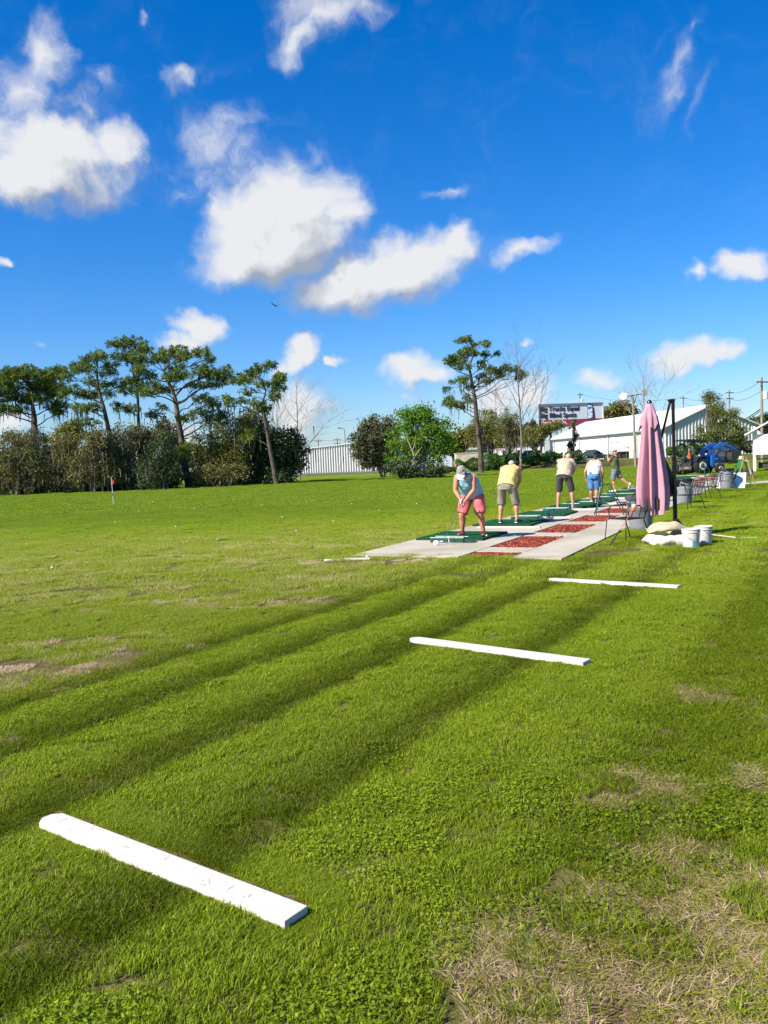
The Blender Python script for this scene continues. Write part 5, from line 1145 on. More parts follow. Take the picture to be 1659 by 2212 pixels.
def bare_tree(label,base,d,h,spread,bark=BARKW,seed=1,lean=0.,first=.28,buds=None,r0=.13,group=None,budn=0,n0=9,up=.55,crownw=None,levels=3,moss=0):
    rg=random.Random(seed); b=loc_of(*base,d); t=thing('bare_tree',label,'bare tree',b,0,group); wb=MB(); ends=[]
    top=np.array([lean*h,0,h]); tr=curve((0,0,-.1),top,0,9,.03); rr=[r0*(1-.9*i/8) for i in range(9)]; wb.tube(tr,rr,8); tr=np.array(tr)
    def br(p,dirv,L,r,lv):
        n=5; P=[np.array(p)]; dv=dirv.copy()
        for i in range(n-1): dv=dv+np.array([rg.gauss(0,.09),rg.gauss(0,.09),.06]); dv/=np.linalg.norm(dv); P.append(P[-1]+dv*L/(n-1))
        wb.tube(P,[r*(1-.8*i/(n-1)) for i in range(n)],5 if lv==0 else 3,False)
        if lv>=levels: ends.append(P[-1]); return
        for k in range(5 if lv<levels-1 else 6):
            f=rg.uniform(.25,1.); i=min(n-2,int(f*(n-1))); q=P[i]+(P[i+1]-P[i])*(f*(n-1)-i); s=np.array([rg.gauss(0,1),rg.gauss(0,1),rg.gauss(.25,.6)]); s-=dv*(s@dv)*.5; s/=np.linalg.norm(s); nd=dv*.75+s*.62; nd/=np.linalg.norm(nd); br(q,nd,L*rg.uniform(.38,.6),r*.45,lv+1)
    for k in range(n0):
        f=first+(1-first)*k/n0; i=f*8; j=min(7,int(i)); p=tr[j]+(tr[j+1]-tr[j])*(i-j); a=k*2.4+rg.random(); e=up+.5*f; dv=np.array([math.cos(a),math.sin(a)*.9,e*1.3]); dv/=np.linalg.norm(dv); br(p,dv,spread*(1.15-.65*f)*rg.uniform(.8,1.2),rr[j]*.55,1 if levels<3 else 0 if k<n0*.6 else 1)
    wb.build('trunk',bark,t,True,normals=False)
    if buds: 
        E=np.array(ends); E=E[RNG.integers(0,len(E),budn)]+RNG.normal(size=(budn,3))*.25; quads('leaves',rq(budn,E,.08),RNG.random(budn),buds,t)
    if moss:
        E=np.array(ends); E=E[RNG.integers(0,len(E),moss)]; E=E*np.array([.7,.7,.75]); quads('moss',strands(E,1.2,.09),np.repeat(RNG.random(moss),3),MOSS,t)['kind']='stuff'
    return t
Z6=lambda x,y:(x*.2315,713.2+y*.2315)
Z7=lambda x,y:(329.2+x*.2315,713.2+y*.2315)
ZC=lambda x,y:(960+x*.1364,729.6+y*.1364)
ZL=lambda x,y:(603.5+x*.2976,850.3+y*.2976)
# ---- pines on the left
pine('massive dark flat-topped pine at the far left, hung with moss',(72,1062),92,[(330,1100),(325,900),(310,760),(290,640)],
 [(120,420,110,60),(230,390,100,60),(330,420,110,55),(440,400,100,60),(540,440,80,60),(30,450,80,60),(-80,480,90,70),(140,520,110,60),(280,520,110,60),(420,520,100,60),(530,560,80,60,1),(60,600,100,70,1),(-60,640,90,80,1),(200,640,110,50,1),(400,640,90,50,1),(500,700,90,60,1),(560,760,60,40,1),(0,740,90,50,1),(590,380,50,40),(160,740,90,40,1),(430,580,80,50),(480,480,90,50)],.55,Z6,1.35,.16)
pine('slender leaning pine second from the left, its trunk kinked halfway',(252,1060),80,[(1040,1100),(1010,910),(965,720),(925,600),(898,450),(905,300)],
 [(905,230,65,50),(800,290,90,55),(700,370,60,50),(980,260,60,40),(850,380,90,45),(760,450,60,40),(640,450,50,50),(1000,400,80,50),(950,500,80,45),(640,560,90,45),(760,590,100,50),(870,600,50,40),(1040,600,55,40),(570,610,45,40),(820,740,80,50,1),(690,720,50,30,1),(1080,480,80,50),(1060,330,60,40),(790,860,80,40,1),(900,720,50,40,1)],.26,Z6)
pine('thin pine between the kinked pine and the big spreading pine',(300,1060),84,[(1300,1050),(1292,800),(1283,600),(1240,400),(1222,290)],
 [(1190,110,130,55),(1060,130,60,40),(1290,160,60,50),(1200,230,120,45),(1130,270,60,40),(1280,300,80,45),(1250,470,100,50),(1170,560,70,40),(1310,540,60,50),(1170,730,90,45,1),(1360,180,60,40),(1330,380,60,40),(1090,700,40,30,1),(1400,420,60,40)],.2,Z6)
pine('big spreading pine with a stout trunk at the centre of the left group',(409,1054),80,[(315,1330),(285,1180),(268,1000),(240,820),(222,690),(200,600),(150,480),(110,380)],
 [(30,190,80,55),(150,170,110,55),(230,230,60,45),(90,290,90,55),(430,190,70,50),(500,250,60,45),(370,170,50,35),(330,260,60,40),(420,340,90,50),(250,370,80,45),(330,450,110,50),(180,440,80,45),(500,400,90,50),(600,420,100,50),(690,380,55,45),(680,460,60,40),(560,500,100,45),(450,530,80,35),(90,540,80,40),(60,610,80,45),(-20,590,70,45),(-60,480,60,45),(520,650,100,40,1),(600,700,70,40,1),(450,760,90,35,1),(540,810,80,40,1),(650,780,70,35,1),(350,830,70,40),(-60,770,70,45,1),(60,710,50,30),(200,1150,90,45),(350,1100,100,50),(300,1170,110,45),(430,1130,60,40,1),(-90,380,60,45),(-30,300,60,40)],.36,Z7,1.,.13)
pine('dark shaggy pine at the right end of the left group, its trunk leaning left',(598,1046),78,[(1135,1300),(1105,1150),(1068,950),(1042,780),(1028,690),(1060,560)],
 [(1110,350,50,45),(1020,390,65,45),(930,400,75,45),(850,430,70,40),(790,480,60,40),(1170,420,60,45),(1220,460,40,40),(1130,480,70,45),(1190,550,60,45),(1150,620,60,40,1),(900,490,80,40),(860,570,60,35),(700,640,60,30,1),(800,650,60,30),(750,700,50,30,1),(1040,510,60,40),(960,730,70,50,1),(1080,740,40,50,1),(900,980,70,60,1),(1000,700,60,40,1)],.25,Z7)
pine('tall lone pine with a long right-hand limb and hanging moss in mid field',(1039,1021),97,[(582,1900),(562,1700),(535,1450),(503,1200),(485,980),(455,820),(425,640),(392,500),(400,420),(440,330),(460,260)],
 [(220,110,80,45),(320,100,90,45),(500,90,60,40),(600,160,80,50),(350,200,120,60),(250,270,120,55),(480,230,90,50),(700,220,70,55),(780,290,50,40),(100,370,90,55),(20,430,60,50),(190,360,90,55),(320,350,70,40),(640,350,60,40,1),(250,530,80,50),(310,620,80,45),(170,670,45,30),(600,470,60,35),(740,480,70,40),(630,580,70,40,1),(760,570,110,45),(880,530,90,45),(1000,480,90,50),(1120,520,65,55),(950,590,80,35),(1230,590,80,50),(1180,640,60,35),(700,660,80,45,1),(800,640,60,35),(60,790,60,40,1),(250,730,80,45,1),(330,800,60,35,1),(110,950,85,45),(60,1020,70,55),(100,1090,90,50,1),(250,1060,80,60,1),(330,960,50,35,1),(400,1000,50,40,1)],.33,ZC,1.3,.10,15,.36)
# ---- undergrowth masses on the left
GU='overgrown trees along the left edge of the field'
shrub('wide brownish bushy oak at the far left edge under the flat-topped pine',(25,1068),76,[(60,1300,190,230),(180,1150,170,230),(40,1050,150,150,2),(260,1350,140,180),(-150,1200,160,300)],L_BROWN,Z6,moss=9,group=None)
shrub('dark evergreen tree filling the gap behind the brownish oak',(85,1060),86,[(330,1100,150,200),(420,1250,130,200),(300,1300,130,200)],L_DARK,Z6,moss=4)
shrub('olive-brown mossy tree left of the red flag',(140,1064),77,[(560,1250,170,230),(640,1130,140,180),(470,1330,110,170),(720,1320,140,180)],L_BROWN,Z6,moss=9)
shrub('bright green top of a young tree under the kinked pine',(150,1062),84,[(600,940,90,60),(690,900,80,55),(560,1000,90,70),(740,980,80,60),(640,1080,110,110)],L_OLIVE,Z6,leaf=.12)
shrub('broad brown mossy tree directly behind the red flag',(208,1063),76,[(860,1180,170,240),(960,1100,150,170),(800,1300,150,180),(1000,1330,130,170),(900,1020,120,100)],L_BROWN,Z6,moss=10)
shrub('dense olive tree right of the red flag',(268,1062),77,[(1130,1100,150,220),(1060,1280,130,180),(1180,1280,140,190),(1230,1020,120,130)],L_GREY,Z6,moss=7)
shrub('green topped brown tree left of the stout pine trunk',(318,1060),78,[(1330,1130,150,220),(1300,960,110,90),(1420,1000,90,110),(1400,1290,150,180)],L_BROWN,Z6,moss=7)
shrub('dark low thicket tree to the left of the stout pine trunk',(350,1059),75,[(60,1200,110,220),(130,1320,90,160),(-20,1330,120,170),(120,1100,80,150,1)],L_DARK,Z7,moss=3)
shrub('grey-green tree behind the stout pine trunk',(395,1056),92,[(170,1020,90,150),(230,1150,110,170),(110,950,90,110)],L_GREY,Z7,moss=3,leaf=.15)
shrub('tall olive tree with upright pale stems right of the stout pine',(460,1050),80,[(500,1100,130,260),(620,1000,130,230),(740,980,130,220),(840,900,90,120),(680,1250,170,160),(480,1300,130,140),(800,1200,120,180)],L_OLIVE,Z7,moss=6,stems=10)
shrub('brown understorey tree in front of the tall olive tree',(500,1050),77,[(600,1330,150,90),(760,1330,130,90),(480,1370,100,60)],L_BROWN,Z7,stems=3)
shrub('dark spreading evergreen tree at the corner of the ribbed shed',(610,1046),82,[(1080,1130,130,220),(1230,1080,140,170),(1330,1120,110,140),(1160,1280,150,150),(980,1250,110,160),(1280,1250,120,120),(950,1050,80,130)],L_DARK,Z7,moss=8,leaf=.14)
shrub('sparse grey tree behind the shaggy pine',(540,1048),90,[(930,870,110,120),(1020,950,110,120),(880,1000,80,120)],L_GREY,Z7,moss=6,leaf=.12)
bare_tree('pale leafless tree standing against the cloud behind the shaggy pine',(605,1040),96,10.2,4.2,BARKW,3,.0,.3,r0=.12)
bare_tree('larger pale leafless tree above the ribbed shed corner',(647,1038),98,11.6,5.4,BARKW,5,.02,.25,r0=.14)
bare_tree('thin leafless tree behind the centre of the left tree group',(392,1050),105,9,3.5,BARKG,8,.0,.3)
for lab_,px_,py_,d_,bl_ in (('low dark undergrowth at the foot of the far left trees',70,1066,78.5,[(-40,1440,160,90),(140,1440,170,90),(330,1450,170,90)]),('low brown undergrowth left of the red flag',185,1064,78,[(520,1450,160,90),(700,1440,150,95),(860,1450,140,90)]),('low dark undergrowth right of the red flag',290,1062,78,[(1030,1440,150,95),(1200,1440,150,95),(1370,1440,150,90)]),('low dark undergrowth left of the stout trunk',350,1060,77,[(-60,1420,130,95),(80,1430,120,90),(200,1400,70,70)]),('low brown undergrowth between stout pine and shaggy pine',480,1051,81,[(430,1380,110,80),(600,1390,120,70),(760,1390,120,70),(900,1380,90,80)]),('low dark undergrowth around the foot of the shaggy pine',600,1046,81,[(1000,1370,90,90),(1130,1380,100,80),(1240,1370,80,80)])):
    shrub(lab_,(px_,py_),d_,bl_,L_DARK if 'dark' in lab_ else L_BROWN,Z6 if px_<300 else Z7,nm='bush',cat='bush',group=None,stems=2,leaf=.12,dens=1.2)
shrub('distant grey trees behind the far left end of the field',(20,1052),130,[(0,1230,300,160),(500,1180,300,160),(1000,1230,300,140)],L_GREY,Z6,leaf=.2,stems=4,dens=.7)
shrub('distant brown trees behind the thicket right of the stout pine',(520,1040),125,[(500,1180,300,110),(900,1200,300,110)],L_BROWN,Z7,leaf=.2,stems=3,dens=.7)
# ---- middle group
shrub('round dark grey-green tree right of the ribbed shed',(838,1027),94,[(700,330,150,170),(640,420,120,130),(760,440,120,130),(700,250,120,100),(800,300,100,130),(620,330,90,110)],L_GREY,ZL,moss=2,leaf=.13,dens=1.2,stems=6)
shrub('fresh bright green tree with a pale slender trunk',(892,1036),79,[(980,250,110,130),(1060,230,100,130),(900,300,110,130),(1130,320,110,120),(1000,400,130,120),(880,440,110,110),(1180,260,80,90),(1050,140,40,70),(920,180,70,70),(1200,380,70,90),(1100,450,110,90)],L_GREEN,ZL,leaf=.11,dens=.66,cl=.5,stems=9,bark=BARKW,stem_r=.07)
gt_=[o for o in bpy.data.objects if o.get('label','').startswith('fresh bright green')][0]; gb=Vector(gt_.location)
gz=lambda x,y,dy=0: np.array(W(*ZL(x,y),77.2))-np.array(gb)+np.array([0,dy,0])
MB().tube([gz(965,600),gz(970,520),gz(978,450),gz(955,390),gz(930,330),gz(915,270)],[.11,.10,.085,.06,.04,.02],7).tube([gz(975,470),gz(1000,430),gz(1040,380)],[.07,.05,.02],6).tube([gz(965,430),gz(985,350),gz(990,260)],[.05,.04,.015],6).build('pale_stem',BARKW,gt_,True,normals=False)
shrub('low dark bushes beneath the bright green tree',(880,1037),77.5,[(930,570,70,45),(1010,580,70,40),(1110,570,70,45),(860,540,60,60),(1170,560,60,40)],L_DARK,ZL,leaf=.09,nm='bush',cat='bush',stems=3,cl=.3,dens=2.2)
GO=None
shrub('small round olive oak left of the lone pine',(985,1012),118,[(200,1640,200,190),(80,1700,140,150),(330,1600,160,180)],L_OLIVE,ZC,leaf=.15,moss=5,stems=3,stem_r=.22)
shrub('large domed olive oak right behind the lone pine trunk',(1060,1012),116,[(620,1410,240,250),(800,1370,250,250),(480,1560,180,190),(750,1620,260,170)],L_OLIVE,ZC,leaf=.10,moss=5,stems=7,stem_r=.14)
shrub('brownish oak with bare twigs behind the leafless tree',(1100,1010),112,[(1000,1390,240,260),(1150,1540,200,210),(950,1640,220,150),(1080,1300,150,130)],L_BROWN,ZC,leaf=.10,moss=7,stems=8,stem_r=.13,dens=.8)
shrub('oak with a limb reaching right across the white warehouse',(1160,1006),108,[(1330,1560,160,150),(1480,1480,150,110),(1600,1440,130,70),(1700,1400,110,50),(1450,1620,130,90),(1800,1380,70,35)],L_OLIVE,ZC,leaf=.10,moss=6,stems=4,stem_r=.16,dens=.75)
bare_tree('tall leafless tree in front of the oaks, left of the warehouse',(1126,1019),93,13.4,6.0,BARKG,11,-.01,.33,r0=.16,n0=13,up=.7)
shrub('dark conifers seen between leafless tree and billboard',(1130,1000),160,[(1350,1450,140,130),(1250,1480,110,110)],L_DARK,ZC,leaf=.2,stems=3)
bare_tree('wispy twigs rising above the olive oak',(1075,1012),120,11.,4.5,BARKG,14,.0,.35,r0=.1)
# ---- hedges along the bank
def hedge(label,pts,d0,d1,h,w=1.2,mat=L_HEDGE):
    a=loc_of(pts[0][0],1000,d0); b=loc_of(pts[1][0],1000,d1); t=thing('hedge',label,'hedge',a,0,'clipped green hedges along the bank'); L=np.linalg.norm((b-a)[:2]); n=int(L*900*h/1.0); s=RNG.random(n)
    dv=b-a; nx=np.array([-dv[1],dv[0],0])/L; ang=RNG.random(n)*math.pi*2; lump=.8+.25*np.sin(s*L*1.9+a[0])+.15*np.sin(s*L*4.1)
    rad=.72+.28*RNG.random(n); zz=h*.52+h*.50*lump*np.sin(ang)*rad; c=dv*s[:,None]+nx*(np.cos(ang)*rad*w*.5*lump)[:,None]; c[:,2]+=np.maximum(zz,.06)
    tone=np.clip(.45+.28*np.sin(s*L*2.3+1)+RNG.normal(0,.22,n),0,1); quads('foliage',rq(n,c,.075,.6),tone,mat,t)
    wb=MB()
    for i in range(int(L*2)+2):
        p=dv*random.random(); wb.tube([p,p+np.array([random.uniform(-.2,.2),0,h*.6])],[.03,.015],4)
    wb.build('stems',BARKG,t)
hedge('bright clipped hedge left of the lone pine',[(984,0),(1034,0)],101,101,1.75)
hedge('bright clipped hedge right of the lone pine',[(1041,0),(1118,0)],101,99,2.1,1.8)
hedge('bright clipped hedge right of the leafless trunk',[(1132,0),(1190,0)],101,104,1.5,1.8)
hedge('thin untrimmed brown hedge left of the bright hedges',[(955,0),(988,0)],101,101,.9,1.2,L_BROWN)
hedge('low rounded hedge under the leaning timber',[(1192,0),(1216,0)],108,108,1.5)
hedge('low rounded hedge beside the rear of the grey sedan',[(1220,0),(1258,0)],108,108,1.4)
hedge('green hedge between umbrella mast and tractor canopy',[(1440,0),(1484,0)],104,104,1.6)
hedge('green hedge behind the tractor hood',[(1490,0),(1560,0)],104,105,1.7)
hedge('dark hedge behind the loader bucket, left of the white hut',[(1562,0),(1626,0)],105,106,1.9,1.6,L_DARK)
# ---- small tree in front of the warehouse side, and others at right
shrub('spindly mossy little tree in front of the warehouse side wall',(1240,998),109,[(1240,918,5,15),(1243,938,5,9),(1232,960,6,6)],L_GREY,None,leaf=.07,moss=8,stems=3,dens=.7,cl=.22,stem_r=.09,nm='small_tree')
Z3=lambda x,y:(1316.6+x*.2063,822.9+y*.2063)
shrub('leafy green tree with a thin twiggy top against the ribbed gable',(1537,1000),88,[(1100,520,160,90),(1250,560,150,90),(1000,590,110,50),(1350,520,100,80),(1180,420,130,80),(1100,340,90,60),(1350,620,80,40)],L_SAW,Z3,leaf=.09,dens=1.1,stems=5,cl=.42,stem_r=.09)
shrub('sparse brownish twigs and leaves topping the green gable tree',(1530,1000),89,[(1080,200,100,80),(1030,170,60,60),(1130,270,80,60),(1310,330,60,40)],L_BROWN,Z3,leaf=.07,dens=.9,stems=3,cl=.45,stem_r=.05,hollow=.1)
bare_tree('leafless tree spreading behind the top of the pink umbrella',(1392,1008),88,9.8,5.6,BARKW,21,.0,.38,r0=.13,n0=13,up=.45)
shrub('grey mossy oak on the skyline between billboard and umbrella',(1340,990),190,[(1335,888,26,20),(1318,895,18,14),(1358,892,18,16)],L_BROWN,None,leaf=.28,dens=1.2,stems=3,cl=.9,stem_r=.3)
shrub('dark evergreen tree behind the white hut roof',(1650,1000),130,[(1640,915,22,12),(1665,910,25,16),(1690,915,25,20)],L_DARK,None,leaf=.2,dens=1.6,stems=3,cl=.6,stem_r=.2)
shrub('far off tree line at the right beyond the hut',(1640,985),170,[(1640,960,40,25),(1720,955,60,35),(1590,965,30,18)],L_DARK,None,leaf=.25,dens=1.,stems=3)
# ================================================================ BUILDINGS
def ribbed(nm,scale,col=(.54,.54,.53),axis='X'):
    return M(nm,col,.45,.0,tuple(c*.9 for c in col),.6,.05,30)
WHM=ribbed('white_ribbed_steel',1); WHS=M('white_painted_wall',(.76,.75,.71),.6,0,(.70,.69,.66),.5,.05,20); ROOFW=M('white_metal_roof',(.74,.72,.65),.5,0,(.68,.66,.60),.4); TRIM=M('pale_grey_trim',(.42,.43,.42),.6); DKG=M('dark_grey_trim',(.12,.12,.12),.6)
def rib_wall(mb,p0,p1,z0f,z1f,pitch,depth,nrm):
    """corrugated sheet from p0 to p1 (xy), bottom/top heights as functions of the run"""
    p0=np.array(p0,float);p1=np.array(p1,float); L=np.linalg.norm(p1-p0); d=(p1-p0)/L; n=int(L/pitch); pts=[]
    for i in range(n):
        for f,o in ((0,0),(.55,0),(.68,1),(.87,1)): pts.append(((i+f)*pitch,o*depth))
    pts.append((L,0)); V=[]
    for s,o in pts: q=p0+d*s+np.array(nrm)*o; V+= [(q[0],q[1],z0f(s)),(q[0],q[1],z1f(s))]
    return mb.add(V,[(2*i,2*i+2,2*i+3,2*i+1) for i in range(len(pts)-1)])
# ---- big white warehouse on the right, gable towards the camera
C3=np.array([39.3,116.0]); sd=np.array([-.135,.991]); gd=np.array([.991,.135]); GW=14.2; SL=46.
ze=4.8; zr=7.75; z0=.6
bt=thing('warehouse','long white steel warehouse with a ribbed gable end behind the umbrella','warehouse',(C3[0],C3[1],0))
def wp(s,g,z): q=sd*s+gd*g; return (q[0],q[1],z)
mb=MB(); mb.add([wp(0,0,z0-.8),wp(SL,0,z0-.8),wp(SL,0,ze),wp(0,0,ze)],[(0,1,2,3)]); mb.add([wp(SL,0,z0-.8),wp(SL,GW,z0-.8),wp(SL,GW,ze),wp(SL,GW/2,zr),wp(SL,0,ze)],[(0,1,2,3,4)]); mb.add([wp(0,GW,z0-.8),wp(SL,GW,z0-.8),wp(SL,GW,ze),wp(0,GW,ze)],[(0,1,2,3)])
mb.build('side_wall',WHS,bt)
gt=lambda s: ze+(zr-ze)*(1-abs(s/ (GW/2)-1))
mb=MB(); rib_wall(mb,(0,0),gd*GW,lambda s:z0-.8,gt,.5,.16,-sd); mb.build('gable_wall',WHM,bt,normals=False)
mb=MB()
for g0,g1,za,zb in ((-.35,GW/2,ze-.1,zr+.06),(GW/2,GW+.35,zr+.06,ze-.1)):
    mb.add([wp(-.5,g0,za),wp(SL+.3,g0,za),wp(SL+.3,g1,zb),wp(-.5,g1,zb),wp(-.5,g0,za+.14),wp(SL+.3,g0,za+.14),wp(SL+.3,g1,zb+.14),wp(-.5,g1,zb+.14)],[(3,2,1,0),(4,5,6,7),(0,1,5,4),(1,2,6,5),(2,3,7,6),(3,0,4,7)])
mb.build('roof',ROOFW,bt)
P=[wp(.0,-.42,ze-.1),wp(SL,-.42,ze-.1)]; MB().tube(P,.13,6).build('gutter',TRIM,bt)
for s in (8,18.5,31,44): MB().tube([wp(s,-.16,z0),wp(s,-.16,ze-.15)],.10,6).build('downpipe',TRIM,bt)
for s in (14.5,16.9,24.,37.): 
    f=MB(); f.add([wp(s,-.05,z0),wp(s+.95,-.05,z0),wp(s+.95,-.05,z0+2.1),wp(s,-.05,z0+2.1),wp(s,-.01,z0),wp(s+.95,-.01,z0),wp(s+.95,-.01,z0+2.1),wp(s,-.01,z0+2.1)],[(0,1,2,3),(2,3,7,6),(0,3,7,4),(1,2,6,5)]); dr=f.build('door',M('offwhite_door',(.66,.65,.62),.6) if 'offwhite_door' not in MATS else MATS['offwhite_door'],bt)
    MB().tube([wp(s-.04,-.07,z0),wp(s-.04,-.07,z0+2.15),wp(s+1.,-.07,z0+2.15),wp(s+1.,-.07,z0)],.035,4).build('door_frame',TRIM,dr)
for s in (12.,20.,15.,17.4,28.): 
    q=wp(s,-.15,3.4 if s in (15.,17.4) else 2.6); MB().box(q,(.22,.2,.3)).build('wall_lamp',TRIM,bt,bevel=.03)
# ---- ribbed shed on the left
a=W(627,1026,150); b=W(832,1019,142); hs=thing('ribbed_shed','low white shed with vertical ribs standing between the left trees and the dark round tree','shed',(a[0],a[1],0))
v=(b-a)[:2]; L=np.linalg.norm(v); u=v/L; nr=np.array([u[1],-u[0]])
za=W(627,978,150)[2]+.1; zb=W(800,963,143)[2]
zf=lambda s: 3.75+(5.1-3.75)*s/L*1.0
for (px,d,py) in ((660,149,975),(780,143,963)): print('shed top',W(px,py,d)[2])
mb=MB(); rib_wall(mb,-u*6,u*L,lambda s:.15,lambda s: 4.2+(s-6)/L*1.3,.50,.24,nr); mb.build('front_wall',WHM,hs,normals=False)
mb=MB(); q0=-u*6; q1=u*L; bk=-nr*14; mb.add([(q0[0],q0[1],4.15-.26),(q1[0],q1[1],5.45),(q1[0]+bk[0],q1[1]+bk[1],5.6),(q0[0]+bk[0],q0[1]+bk[1],4.2)],[(0,1,2,3)]); mb.add([(q1[0],q1[1],0),(q1[0]+bk[0],q1[1]+bk[1],0),(q1[0]+bk[0],q1[1]+bk[1],5.6),(q1[0],q1[1],5.4)],[(0,1,2,3)]); mb.build('roof',ROOFW,hs)
MB().tube([(q0[0]+nr[0]*.25,q0[1]+nr[1]*.25,4.0),(q1[0]+nr[0]*.25,q1[1]+nr[1]*.25,5.53)],.12,5).build('eave_trim',TRIM,hs); MB().tube([(q0[0]+nr[0]*.2,q0[1]+nr[1]*.2,.12),(q1[0]+nr[0]*.2,q1[1]+nr[1]*.2,.12)],.16,5).build('base_strip',DKG,hs)
# ---- house bits behind the oaks and far right
def simple_house(label,px,py,d,w,h,dep,wallm,roofm,rh=1.3,rz=0.,win=3,nm='house'):
    b=loc_of(px,py,d); t=thing(nm,label,nm.replace('_',' '),b,rz); 
    MB().box((0,dep/2,h/2),(w,dep,h)).build('wall',wallm,t); 
    MB().prism([(-w/2-.4,h-.02),(w/2+.4,h-.02),(w/2*.55,h+rh),(-w/2*.55,h+rh)],-.4,dep+.4).build('roof',roofm,t)
    for i in range(win):
        x=-w/2+(i+.7)*w/(win+.4); f=MB().box((x,-.03,h*.52),(.95,.06,1.05)).build('window',WHS,t); MB().box((x,-.07,h*.52),(.78,.03,.88)).build('pane',M('dark_glass',(.03,.035,.04),.1) if 'dark_glass' not in MATS else MATS['dark_glass'],f)
    MB().box((w*.32,-.03,1.0),(.9,.06,2.)).build('door',DKG,t)
    return t
PBL=M('pale_blue_wall',(.55,.60,.68),.7); BRK=M('brick_red_wall',(.30,.08,.06),.85); CRW=M('cream_wall',(.62,.56,.42),.8)
simple_house('long pale blue building glimpsed under the olive oaks',965,1006,150,12,3.2,6,PBL,ROOFW,.9,0,4,'building')
simple_house('white building with a red end seen between the oak trunks',1090,1004,165,16,3.4,7,WHS,BRK,1.2,0,5,'building')
simple_house('little white house between hut and green gable tree',1612,996,125,5,2.6,6,WHS,ROOFW,1.0,0,2,'house')
simple_house('cream building glimpsed through the bright green tree',900,1008,160,10,3.,6,CRW,ROOFW,.9,0,3,'building')
cb=loc_of(1010,1006,108); t=thing('concrete_block','square weathered cream concrete block under the oaks','concrete block',cb); MB().box((0,1.2,1.15),(2.9,2.4,2.3)).build('block',M('weathered_cream',(.56,.48,.36),.9,0,(.36,.30,.22),1.2,.4,8,6),t,bevel=.04); MB().box((0,1.2,2.34),(3.,2.5,.08)).build('cap',CRW,t)
cb=loc_of(1031,1006,112); t=thing('white_trailer','small white box trailer behind the lone pine trunk','trailer',cb); MB().box((0,1.,1.2),(3.,2.,1.7)).build('box_body',PBL,t,bevel=.05); 
for s in (-.6,.6): MB().lathe([(.3,-.1),(.3,.1)],16,(s,-.05,.3),True,(R(90),0,0)).build('wheel',GRIP,t)
# ---- billboard
BD=178; bl=W(1164,923.7,BD); br_=W(1302.5,915.5,BD+2); bb=thing('billboard','roadside billboard warning about big trucks, rising behind the warehouse','billboard',(bl[0],bl[1],bl[2]))
v=(br_-bl)[:2]; L=np.linalg.norm(v); bb.rotation_euler=(0,0,math.atan2(v[1],v[0])); hB=W(1164,874,BD)[2]-bl[2]; print('billboard',L,hB)
BGR=M('billboard_grey',(.62,.65,.69),.6); BRD=M('billboard_maroon',(.30,.03,.06),.6); TXB=M('lettering_black',(.02,.02,.022),.6); TXW=M('lettering_white',(.75,.72,.70),.6)
MB().box((L/2,.25,hB/2),(L,.4,hB)).build('board',BGR,bb); MB().box((L/2,.03,hB*.16),(L-.02,.06,hB*.32-.02)).build('lower_band',BRD,bb)
MB().box((L/2,.0,hB+.06),(L+.2,.5,.12)).box((-.06,.0,hB/2),(.12,.5,hB)).box((L+.06,0,hB/2),(.12,.5,hB)).box((L/2,-.0,-.06),(L+.2,.5,.12)).build('frame',TRIM,bb)
for s in (.2,.5,.8): MB().box((L*s,.8,-bl[2]/2+hB*.3),(.4,.4,bl[2]+hB*.6)).build('post',DKG,bb)
def text(s,x,z,size,w,mat,name='lettering'):
    c=bpy.data.curves.new(name,'FONT'); c.body=s; c.size=size; c.offset=.02*size; c.extrude=.01; o=bpy.data.objects.new(name,c); COL.objects.link(o); dg=bpy.context.evaluated_depsgraph_get(); me=bpy.data.meshes.new_from_object(o.evaluated_get(dg)); bpy.data.objects.remove(o)
    o=bpy.data.objects.new(name,me); COL.objects.link(o); xs=[v.co.x for v in me.vertices]; k=w/(max(xs)-min(xs)); me.transform(Matrix.Diagonal((k,1,1,1))); b2=bmesh.new(); b2.from_mesh(me); m3=me.copy(); m3.transform(Matrix.Translation((.045*size,0,.006))); b2.from_mesh(m3); m3.transform(Matrix.Translation((-.022*size,0,-.003))); b2.from_mesh(m3); b2.to_mesh(me); b2.free(); me.materials.append(mat); o.parent=bb; o.rotation_euler=(R(90),0,0); o.location=(x,-.02,z); return o
text('Big Trucks Equal',L*.025,hB*.70,hB*.29,L*.60,TXB); text('Big Blind Spots',L*.025,hB*.42,hB*.29,L*.555,TXB); text('Pass Safely.',L*.03,hB*.12,hB*.25,L*.40,TXW)
# truck wing mirror graphic
MB().box((L*.805,-.01,hB*.62),(L*.085,.04,hB*.66)).build('mirror_frame',TXB,bb,bevel=.3 if 0 else .02); MB().box((L*.862,-.0,hB*.55),(L*.018,.04,hB*.5),(0,R(-6),0)).build('mirror_arm',TXB,bb)
MB().box((L*.803,-.05,hB*.62),(L*.068,.03,hB*.58)).build('mirror_glass',M('mirror_sky',(.75,.80,.88),.5,0,(.05,.16,.40),1.1,0,40,6,.42,.56),bb); MB().box((L*.80,-.01,hB*.98),(L*.012,.04,hB*.08)).build('mirror_bracket',TXB,bb)
